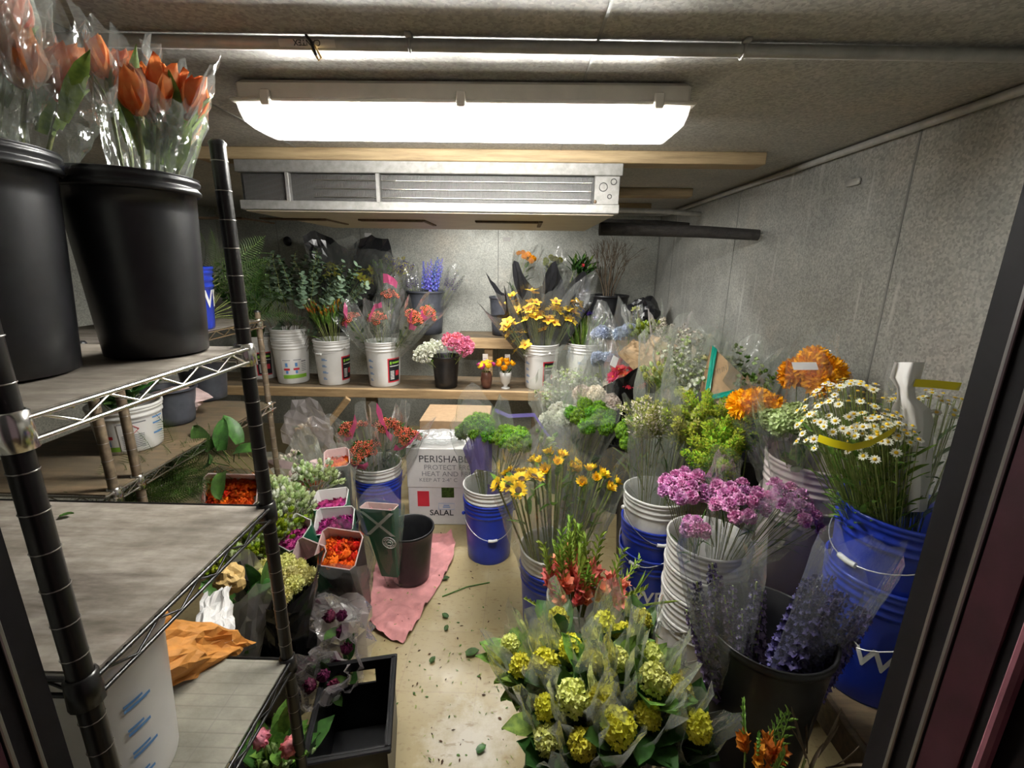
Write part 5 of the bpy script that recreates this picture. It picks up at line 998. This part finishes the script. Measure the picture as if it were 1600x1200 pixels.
mb = MB(); mb.tube([(0.18, -0.001, 0.105), (0.275, -0.001, 0.105), (0.275, -0.001, 0.145), (0.18, -0.001, 0.145), (0.18, -0.001, 0.105)], 0.001, 4); mb.box((0.205, -0.0016, 0.118), (0.25, -0.0008, 0.123)); mb.box((0.21, -0.0016, 0.13), (0.245, -0.0008, 0.135)); O('stamp', mb, MAT['ink_blue'], c, smooth=False)
tag(O('cardboard_box', MB().box((-0.66, 2.86, 0), (-0.20, 3.22, 0.535), bev=0.004), MAT['cardboard'], smooth=False), 'brown cardboard box behind white carton under the wooden shelf', 'carton')
crumple('plastic_bag', 'crumpled clear plastic lying on top of white carton', 'plastic', (cx0 + 0.17, 2.58, 0.535), 0.15, 0.09, 0.034, 'film_thick', 0.3)
# berry bunches in the blue pail under the shelf
pb = Vector((FB[0], FB[1], 0.12)); g = 'red berry bunches in the blue floor pail'
for px, py, Y, lab in ((550, 672, 2.50, 'red berry bunch leaning left in the blue floor pail'), (606, 665, 2.48, 'red berry bunch upright in the blue floor pail, pink band at its top'), (634, 680, 2.44, 'red berry bunch leaning right in the blue floor pail'), (566, 705, 2.32, 'dense dark red berry bunch low at the front of the blue floor pail')):
    bunch('berry_bunch', lab, 'flower bunch', pb, at(px, py, Y=Y), 'berries', ('berry', 'leaf'), 9, 0.08, 1.2, F(r1=0.115, r0=0.05, top=0.06, band=('film_pink', 0.84, 0.93, 0.66, 0.84), jag=0.16), 14, 'leaf', 0.06, 0.013, group=g)
# empty towel, bin, debris
tw = [(592, 868), (612, 846), (640, 838), (705, 835), (712, 850), (708, 875), (690, 910), (668, 945), (645, 985), (630, 1006), (612, 1002), (590, 990), (576, 975), (580, 940), (584, 900)]
mb = MB(); ring_ = [at(px, py, z=0.004) for px, py in tw]; cen = sum(ring_, Vector()) / len(ring_); rows = []
for i in range(25):
    v = i / 24; row = []
    for k in range(len(ring_) * 9):
        f = k / 9; a = ring_[int(f) % len(ring_)]; b = ring_[(int(f) + 1) % len(ring_)]; q = cen.lerp(a.lerp(b, f - int(f)), max(v, 0.02))
        nb = math.hypot(q.x - FN[0], q.y - FN[1]) < 0.10
        w = abs(noise.noise(Vector((q.x * 7 + q.y * 16, q.y * 4 - q.x * 8, 3)))) * 0.05 + abs(noise.noise(q * 30)) * 0.008
        w += (0.5 + 0.5 * math.sin((q.x * 0.85 - q.y * 0.53) * 75 + 5 * noise.noise(q * 4))) ** 3 * 0.016 * max(0, v - 0.25)
        row.append((q.x, q.y, 0.003 + (0.001 if nb else w * (0.4 + 0.6 * v))))
    rows.append(row)
mb.grid(rows, 0, wrap=True); tag(O('towel', mb, MAT['towel']), 'crumpled pink towel spread on the floor under the black bin', 'towel')
# fallen leaves
for px, py, s, az, lab in ((728, 1023, 0.055, 0.3, 'curled dark green leaf lying alone on the floor tiles'), (785, 1040, 0.03, 2.0, 'small dark leaf on the floor beside the yellow stock'), (696, 985, 0.028, 1.4, 'thin upright leaf scrap near the towel tip'), (672, 1035, 0.03, 1.0, 'pale green leaf scrap above the black crate corner'), (745, 1175, 0.035, 0.6, 'round green leaf on the floor left of the yellow stock'), (700, 965, 0.035, 2.6, 'olive leaf scrap right of the towel'), (690, 905, 0.04, 0.2, 'green sprig right of the towel edge')):
    q = at(px, py, z=0.006); mb = MB()
    petal(mb, az, s, s * 0.36, 1.35, 0.35, 0.3, nu=3, nv=4, p=0.6, origin=q, rot=Matrix.Identity(3)); tag(O('fallen_leaf', mb, MAT['leaf']), lab, 'leaf')
q = at(691, 932, z=0.004); r_ = at(765, 910, z=0.004); tag(O('cut_stem', MB().tube([q, q.lerp(r_, 0.5) + Vector((0, 0.015, 0.002)), r_], 0.003, 6), MAT['green']), 'long green stem lying across the floor tiles', 'stem')
mb = MB()
for k in range(250):
    px, py = (ru(585, 800), ru(835, 1195)) if k < 250 else (ru(590, 700), ru(850, 980)); q = at(px, py, z=0.002); s = ru(0.003, 0.010)
    if q.y > 2.4 or (abs(q.x + 0.47) < 0.17 and q.y < 1.28): continue
    q.z = 0.002 if not 584 < px < 690 or py > 990 else 0.026
    petal(mb, ru(0, 6), s * 1.6, s * ru(0.2, 0.5), 1.5, ru(0, .3), 0.2, nu=3, nv=2, origin=q, rot=Matrix.Identity(3), mat=k % 3)
tag(O('leaf_litter', mb, [MAT['green'], MAT['brown'], MAT['stem']]), 'scattered leaf and stem scraps over the floor tiles', 'litter', kind='stuff')
# black crate
cc = T('crate', 'empty black plastic crate on the floor beside the near rack', 'crate', (-0.474, 1.065, 0.0), rad(12)); w, l, h = 0.105, 0.150, 0.28
mb = MB()
for (a, b) in (((-w, -l), (w, -l + 0.006)), ((-w, -l), (-w + 0.006, l)), ((w - 0.006, -l), (w, l))): mb.box((a[0], a[1], 0), (b[0], b[1], h))
mb.box((-w, l - 0.006, 0), (w, l, h - 0.09)); mb.box((-w, l - 0.006, h - 0.035), (w, l, h)); mb.box((-w, l - 0.006, h - 0.09), (-0.045, l, h - 0.035)); mb.box((0.045, l - 0.006, h - 0.09), (w, l, h - 0.035)); mb.box((-w, -l, 0), (w, l, 0.006))
O('body', mb, MAT['crate_black'], cc, smooth=False)
mb = MB(); e = 0.012
mb.box((-w - e, -l - e, h - 0.014), (w + e, -l + 0.002, h), bev=0.003); mb.box((-w - e, l - 0.002, h - 0.014), (w + e, l + e, h), bev=0.003); mb.box((-w - e, -l, h - 0.014), (-w + 0.002, l, h), bev=0.003); mb.box((w - 0.002, -l, h - 0.014), (w + e, l, h), bev=0.003)
O('rim', mb, MAT['crate_black'], cc, smooth=False)

# ------------------------------------------------------------------ left floor: boxed ranunculus and friends
def frame_rot(d, roll=0.0):
    z = Vector(d).normalized(); x = Vector((1, 0, 0)); x = (x - z * x.dot(z)).normalized(); y = z.cross(x)
    return (Matrix((x, y, z)).transposed().to_quaternion()) @ Quaternion((0, 0, 1), roll)
def boxed(label, p0, p1, w, dp, outer, inner, kind, mats, nx, ny, fs=1.0, roll=0.0, cross=False, flap=0.05, film_=True, emblem=False, group=None, fmat='film'):
    p0 = Vector(p0); p1 = Vector(p1); d = p1 - p0; L = d.length; t = T('boxed_bunch', label, 'flower bunch', p0, 0, group); t.rotation_mode = 'QUATERNION'; t.rotation_quaternion = frame_rot(d, roll)
    def ringz(f, k, z, fl=0.0):
        a, b = w * (0.45 + 0.55 * f) - k, dp * (0.45 + 0.55 * f) - k; c_ = min(a, b) * 0.25
        pts = []
        for (x, y) in ((-a + c_, -b), (a - c_, -b), (a, -b + c_), (a, b - c_), (a - c_, b), (-a + c_, b), (-a, b - c_), (-a, -b + c_)):
            pts.append((x, y, z + fl * (y + b) / (2 * b)))
        return pts
    m0 = MB().grid([ringz(f, 0, L * f, flap * (f > 0.99)) for f in (0.15, 0.4, 0.7, 1.0)], 0, wrap=True); O('sleeve_box', m0, MAT[outer], t, smooth=False)
    m1 = MB().grid([ringz(f, 0.0025, L * f, flap * (f > 0.99)) for f in (0.55, 0.8, 1.0)], 0, wrap=True); m1.tube(ringz(1.0, 0.001, L, flap) + ringz(1.0, 0.001, L, flap)[:1], 0.0022, 4)
    O('liner', m1, MAT[inner], t, smooth=False)
    k = 0
    for i in range(nx):
        for j in range(ny):
            x = (-1 + 2 * (i + 0.5) / nx) * w * 0.82; y = (-1 + 2 * (j + 0.5) / ny) * dp * 0.82
            o = O('flower', head(kind, mats, k), None, t); k += 1; o.location = (x + ru(-.003, .003), y + ru(-.003, .003), L - 0.045 + flap * 0.5 * (y + dp) / (2 * dp) + ru(-.004, .004)); s_ = fs * ru(0.9, 1.1); o.scale = (s_, s_, s_); o.rotation_euler = (ru(-.2, .2), ru(-.2, .2), ru(0, 6))
    if nx:
        fo = MB()
        for i in range(6): fo.tube([(ru(-w, w) * 0.4, ru(-dp, dp) * 0.4, L * 0.12), (ru(-w, w) * 0.6, ru(-dp, dp) * 0.6, L - 0.04)], 0.002, 5)
        O('foliage', fo, MAT['stem'], t)
    if cross:
        mb = MB(); Y_ = lambda z: -dp * (0.45 + 0.55 * z / L) - 0.0015; X_ = lambda z: w * (0.45 + 0.55 * z / L) * 0.9
        z1, z2 = L * 0.97, L * 0.97 - w * 1.7; hw = w * 0.13
        for sx in (-1, 1): mb.add([(sx * X_(z1) - hw, Y_(z1), z1), (sx * X_(z1) + hw, Y_(z1), z1), (-sx * X_(z2) + hw, Y_(z2), z2), (-sx * X_(z2) - hw, Y_(z2), z2)], [(0, 1, 2, 3)])
        O('printed_cross', mb, MAT['emblem_white'], t, smooth=False)
    if emblem:
        z = L * 0.97 - w * 2.2; yy = -dp * (0.45 + 0.55 * z / L) - 0.002; x = w * 0.42; mb = MB(); R_ = w * 0.34
        for k in range(24):
            a = k * PI / 12
            if k % 6 == 5: continue
            mb.add([(x + R_ * q * math.cos(a + o_), yy, z + R_ * q * math.sin(a + o_)) for q, o_ in ((0.78, 0), (1.0, 0), (1.0, 0.19), (0.78, 0.19))], [(0, 1, 2, 3)])
        mb.tube([(x + R_ * 1.16 * math.cos(a * PI / 12), yy, z + R_ * 1.16 * math.sin(a * PI / 12)) for a in range(25)], R_ * 0.05, 4); mb.tube([(x + R_ * 0.62 * math.cos(a * PI / 12), yy, z + R_ * 0.62 * math.sin(a * PI / 12)) for a in range(25)], R_ * 0.05, 4)
        mb.tube([(x - R_ * .3, yy, z - R_ * .1), (x - R_ * .1, yy, z + R_ * .25), (x, yy, z), (x + R_ * .12, yy, z + R_ * .25), (x + R_ * .3, yy, z - R_ * .1)], R_ * 0.07, 4)
        O('printed_emblem', mb, MAT['emblem_white'], t, smooth=False)
    if film_:
        O('sleeve', tri_grid(MB(), sleeve_mb(L + 0.02, 0.03, max(w, dp) * 1.5, flat=dp / w, crumple=0.012, n=20, m=10), True), MAT[fmat], t, smooth=False)
    return t
R1 = Vector((-0.74, 1.68, 0.03)); z5 = lambda px, py, z=0.51: at(px, py, z=z); g = 'boxed ranunculus on the left floor'
boxed('orange ranunculus in a black sleeve box lined white, nearest the black bin', R1 + Vector((0.06, 0.02, 0)), z5(531, 862), 0.078, 0.062, 'label_black', 'paper_pink', 'ranunculus', ('orange',), 4, 3, 1.35, roll=-0.1, flap=0.05, group=g)
boxed('magenta ranunculus in a green crossed box above the orange one', R1 + Vector((0.0, 0.06, 0)), z5(524, 820), 0.076, 0.05, 'sleeve_green', 'paper_white', 'ranunculus', ('magenta',), 4, 3, 1.25, roll=0.15, cross=True, group=g, film_=False)
boxed('magenta ranunculus box just behind another magenta box', R1 + Vector((-0.03, 0.12, 0)), z5(518, 787), 0.074, 0.045, 'sleeve_green', 'paper_white', 'ranunculus', ('magenta',), 4, 3, 1.2, roll=0.1, group=g, film_=False)
boxed('magenta ranunculus in white-lined box tilted left beside the lisianthus', R1 + Vector((-0.05, 0.0, 0)), z5(462, 838), 0.06, 0.06, 'sleeve_green', 'paper_white', 'ranunculus', ('magenta',), 3, 3, 1.2, roll=-0.5, cross=True, group=g, film_=False)
boxed('empty-looking pink-lined green box below the tilted magenta one', R1 + Vector((-0.02, -0.03, 0)), z5(484, 880, 0.46), 0.065, 0.05, 'sleeve_green', 'paper_pink', 'ranunculus', ('magenta',), 2, 1, 0.8, roll=-0.35, cross=True, emblem=True, group=g, film_=False, flap=0.07)
boxed('green sleeve box with white cross and round emblem leaning on the black bin', (-0.60, 1.90, 0.02), at(592, 788, z=0.50), 0.080, 0.035, 'sleeve_green', 'paper_pink', 'ranunculus', ('pink',), 3, 1, 0.7, roll=-0.12, cross=True, emblem=True, group=g, flap=-0.02)
boxed('orange ranunculus in a dark box beside the blue berry pail', (-0.92, 2.20, 0.03), z5(527, 722, 0.54), 0.062, 0.06, 'label_black', 'paper_pink', 'ranunculus', ('orange',), 3, 3, 1.25, roll=0.35, group=g, fmat='film_hazy')
boxed('orange ranunculus in a clear banded sleeve behind the white lisianthus', (-1.0, 2.08, 0.03), z5(478, 752, 0.52), 0.075, 0.05, 'film_grey', 'paper_pink', 'ranunculus', ('orange',), 4, 3, 1.25, roll=0.2, group=g, fmat='film_hazy')
boxed('coral orange ranunculus in a pale-rimmed black box under the left rack', (-1.12, 1.66, 0.56), at(362, 768, Y=1.45), 0.085, 0.05, 'label_black', 'paper_pink', 'ranunculus', ('orange',), 5, 3, 1.2, roll=0.1, group=g)
bunch('chrysanthemum_bunch', 'cream yellow chrysanthemums in a black tapered box behind the rack post', 'flower bunch', (-0.83, 1.32, 0.06), z5(442, 905, 0.52), 'pompom', ('cream', 'leaf'), 12, 0.085, 0.75, dict(mat='film_black', top=0.035, r1=0.125, r0=0.05, flat=0.85, crumple=0.01, jag=0.1), 6, 'leaf', 0.06, 0.02, dome=0.02)
g = 'white lisianthus bunches on the left floor'
for px, py, z, lab in ((425, 770, 0.54, 'white-green lisianthus buds behind the rack post, uppermost'), (450, 790, 0.55, 'white lisianthus bunch beside the boxed magenta ranunculus'), (492, 745, 0.55, 'white lisianthus bunch under the orange ranunculus at the back'), (420, 835, 0.53, 'lisianthus buds left of the tilted magenta box'), (388, 862, 0.51, 'green lisianthus buds lowest, above the golden paper'), (365, 880, 0.50, 'green bud bunch beside the mid shelf edge')):
    p = z5(px, py, z); bunch('lisianthus_bunch', lab, 'flower bunch', (p.x * 0.3 - 0.72, p.y * 0.3 + 1.2, 0.06), p, 'buds', ('whitegreen', 'white') if py < 830 else ('chartreuse', 'whitegreen'), 13, 0.085, 1.0, None, 12, 'leaf_light', 0.05, 0.012, stem=0.0014, dome=0.03, group=g)
g = 'dark roses in crumpled film'
for px, py, z, Lz, lab in ((505, 1068, 0.26, 0.14, 'dark wine roses in torn crumpled film next to the black crate'), (535, 1035, 0.24, 0.16, 'dark wine roses mostly hidden in crumpled film behind the crate'), (530, 972, 0.30, 0.2, 'dark roses peeking through crumpled film under the orange box')):
    p = at(px, py, z=z); bunch('rose_bunch', lab, 'flower bunch', p + Vector((-0.02, 0.16, -0.24)), p, 'rose', ('wine',), 3, 0.03, 0.8, dict(mat='film_grey', top=0.07, r1=0.085, r0=0.03, crumple=0.02, jag=0.2), 3, group=g)
crumple('plastic_wrap', 'heap of crumpled clear plastic on the floor before the orange box', 'plastic', z5(528, 985, 0.20), 0.12, 0.11, 0.16, 'film_grey', 0.4)
bunch('wrapped_bunch', 'grey crumpled plastic sleeve of faded stems under the wooden shelf brace', 'flower bunch', (-1.32, 2.98, 0.02), at(480, 672, Y=2.9), 'buds', ('blush', 'kraft'), 5, 0.07, 1.0, dict(mat='film_grey', top=0.10, r1=0.16, r0=0.05, crumple=0.03, jag=0.16), 6)
bunch('wrapped_bunch', 'cloudy clear sleeve with a pink band left of the orange ranunculus at back', 'flower bunch', (-1.05, 2.35, 0.02), at(462, 718, Y=2.32), 'buds', ('blush', 'whitegreen'), 4, 0.06, 0.9, dict(mat='film_hazy', top=0.08, r1=0.15, r0=0.05, crumple=0.02, band=('paper_pink', 0.72, 0.8, 0.55, 0.95)), 6)
crumple('black_bag', 'crumpled black plastic bag against the right wall in the back corner', 'bag', at(1005, 492, Y=3.62), 0.13, 0.10, 0.14, 'film_black', 0.35)
bunch('orchid_bunch', 'small green orchid head poking out of the black bag', 'flower bunch', at(1000, 560, Y=3.55), at(995, 485, Y=3.45), 'orchid', ('olive', 'chartreuse'), 3, 0.02, 0.9, None)
# peonies low at the near rack
pp = Vector((-0.72, 0.99, 0.04))
bunch('peony_bunch', 'pink peony bud pair with leaves below the near rack', 'flower bunch', pp, at(428, 1155, z=0.34), 'peony', ('peony',), 2, 0.045, 1.2, None, 22, 'leaf_light', 0.10, 0.022, stem=0.003, dome=0.02)
bunch('leafy_bunch', 'leafy green stems below the near rack beside the peonies', 'foliage bunch', pp + Vector((0.03, -0.05, 0)), at(430, 1195, z=0.24), 'buds', ('whitegreen', 'leaf_light'), 5, 0.07, 1.0, None, 30, 'leaf', 0.11, 0.025, splay=0.8)
# paper, leaves and plastic around the near rack
sheet('kraft_wrap', 'torn orange kraft paper draped over the pail on lower rack shelf', 'paper', (at(195, 1085, Y=0.66), at(330, 1055, Y=0.86), at(405, 1000, Y=0.98), at(250, 955, Y=0.86)), 'kraft_orange', 0.03, sag=-0.01)
sheet('wrap_paper', 'white crumpled paper behind the orange kraft on lower rack shelf', 'paper', (at(288, 1022, Y=0.86), at(368, 1005, Y=0.93), at(362, 915, Y=1.06), at(318, 930, Y=1.04)), 'paper_white', 0.03)
crumple('gold_wrap', 'crumpled golden paper at the mid shelf edge of the near rack', 'paper', at(358, 905, Y=1.12), 0.04, 0.035, 0.045, 'gold_paper', 0.3)
bunch('dark_leaf_bunch', 'dark glossy leaves in clear wrap between golden paper and cream flowers', 'foliage bunch', (-0.92, 1.18, 0.1), at(385, 935, Y=1.2), 'monstera', ('leaf',), 4, 0.05, 0.55, dict(mat='film_grey', top=0.06, r1=0.10, r0=0.04), 8, 'leaf', 0.10, 0.035, splay=0.9)
# ferns and leaves of the left wall rack
g = 'palm fern bunches in the left rack'
for k, (px, py, Y, lab) in enumerate(((225, 765, 1.42, 'palm fern bunch lowest left in the rusty rack'), (268, 745, 1.55, 'palm fern bunch in the middle of the rusty rack'), (300, 720, 1.75, 'palm fern bunch farther back in the rusty rack'), (335, 695, 2.0, 'palm fern bunch at the far end of the rusty rack'))):
    p1 = at(px, py + 22, X=-1.14 + 0.02 * k); bunch('fern_bunch', lab, 'foliage bunch', p1 + Vector((-0.34, 0.06, -0.15)), p1 + Vector((-0.13, 0.02, -0.05)), 'fern', ('fern',), 26, 0.06, 0.5, None, 0, stem=0.0015, splay=0.4, group=g)
bunch('dark_leaf_bunch', 'broad dark leaves hanging beside the palm ferns', 'foliage bunch', (-1.0, 2.12, 0.05), at(350, 715, X=-1.04), 'monstera', ('leaf',), 6, 0.07, 0.55, None, splay=0.8)
bunch('fern_bunch', 'olive fern bunch on the top tier of rusty rack behind blue pail', 'foliage bunch', (-1.30, 1.85, 1.31), at(350, 475, Y=1.9), 'fern', ('fern',), 12, 0.08, 0.7, None, splay=0.5, stem=0.0015)
bunch('fern_bunch', 'dark fern fronds rising in the top left behind tulip bucket', 'foliage bunch', (-1.34, 1.70, 1.33), at(325, 430, Y=1.75), 'fern', ('fern',), 8, 0.06, 0.6, None, splay=0.5, stem=0.0015)
crumple('kraft_wrap', 'pale crumpled paper wrap sticking out over the grey bucket on rusty rack', 'paper', at(272, 624, Y=1.72), 0.11, 0.10, 0.045, 'paper_pink', 0.35)
bunch('greens_bunch', 'drooping green leaves over the short white pail', 'foliage bunch', (U1[0], U1[1], Z2 + 0.02), (U1[0] + 0.02, U1[1] - 0.02, Z2 + 0.17), 'lily', ('leaf', 'leaf'), 6, 0.06, 0.8, None, 8, 'leaf', 0.07, 0.02, splay=1.0)
q = at(92, 808, z=1.036); mb = MB(); petal(mb, 0.4, 0.025, 0.008, 1.3, 0.4, 0.3, origin=q, rot=Matrix.Identity(3)); tag(O('fallen_leaf', mb, MAT['leaf']), 'single leaf scrap on the mid shelf of the near rack', 'leaf')
# tulips on the near rack
g = 'wrapped tulip bunches on the top rack shelf'
for b, px, py, Y, mats, n, rf, fs, sl, lab in ((B1, 80, 160, 0.70, ('orange_tulip',), 3, 0.03, 1.1, F(r1=0.065, r0=0.035, z0=0.25, top=0.08), 'clear-wrapped bunch with one tall closed orange tulip in front'), (B2, 190, 150, 0.87, ('orange_tulip',), 4, 0.03, 0.95, F(r1=0.055, r0=0.03, z0=0.25, top=0.06), 'clear-wrapped orange tulips behind the others, between the two black buckets'), (B1, -5, 70, 0.68, ('pink_tulip',), 3, 0.03, 0.9, H(r1=0.07, r0=0.035, z0=0.25, top=0.08), 'hazy-wrapped pink tulips at the far left, tops out of frame'), (B2, 238, 195, 0.84, ('orange_tulip',), 4, 0.030, 1.1, F(r1=0.06, r0=0.03, z0=0.25, top=0.07), 'open orange tulips in clear wrap left of the rack post'), (B2, 276, 200, 0.86, ('orange_tulip',), 3, 0.022, 1.05, F(r1=0.05, r0=0.03, z0=0.25, top=0.07), 'peach orange tulips in clear wrap touching the rack post')):
    bunch('tulip_bunch', lab, 'flower bunch', foot(b, 0.015, 0.05), at(px, py, Y=Y), 'tulip', mats, max(2, n - 1), rf, fs * 1.25, sl, 8, 'leaf_light', 0.10, 0.012, stem=0.003, dome=0.02, group=g, splay=0.25, tmin=0.78, lt=(0.05, 0.25))
# flowers at the bottom right corner of the view
bucket('bucket', 'small dark bucket low before the big black one', (0.52, 0.70, 0), r=0.075, h=0.24)
bunch('gladiolus_bunch', 'green and orange gladiolus buds low before the big black bucket', 'flower bunch', (0.52, 0.70, 0.04), at(1185, 1205, Y=0.72), 'glad', ('flame', 'leaf_light'), 5, 0.04, 0.5, None, splay=0.5)
bunch('branch_bunch', 'dry brown leaf tips low under the door frame', 'branches', (0.56, 0.72, 0.04), at(1270, 1195, Y=0.76), 'blade', ('twig',), 5, 0.03, 0.4, None, splay=0.8)

# ------------------------------------------------------------------ camera, light, colour
la = bpy.data.lights.new('rear_lamp', 'AREA'); la.shape = 'RECTANGLE'; la.size = 0.9; la.size_y = 0.10; la.energy = 34; la.color = (1.0, 0.98, 0.94)
lo = bpy.data.objects.new('rear_lamp', la); COL.objects.link(lo); lo.location = (-0.28, 3.12, 1.955)   # second lamp of the cold room, on the ceiling behind the cooling unit
cam = bpy.data.cameras.new('camera'); cam.sensor_fit = 'HORIZONTAL'; cam.sensor_width = 36; cam.lens = FPX / 1600 * 36; cam.clip_start = 0.02
co = bpy.data.objects.new('camera', cam); COL.objects.link(co)
co.matrix_world = Matrix.Translation(CAM) @ MT.to_4x4(); sc.camera = co
w = bpy.data.worlds.new('world'); sc.world = w; w.use_nodes = True
bgn = w.node_tree.nodes['Background']; bgn.inputs[0].default_value = (0.55, 0.40, 0.42, 1); bgn.inputs[1].default_value = 0.18
sc.view_settings.view_transform = 'Standard'; sc.view_settings.look = 'None'; sc.view_settings.gamma = 1.0; sc.view_settings.use_curve_mapping = False
sc.view_settings.exposure = 0.27
sc.cycles.transparent_max_bounces = 40; sc.cycles.max_bounces = 8; sc.cycles.diffuse_bounces = 4; sc.cycles.glossy_bounces = 3; sc.cycles.caustics_reflective = False; sc.cycles.caustics_refractive = False
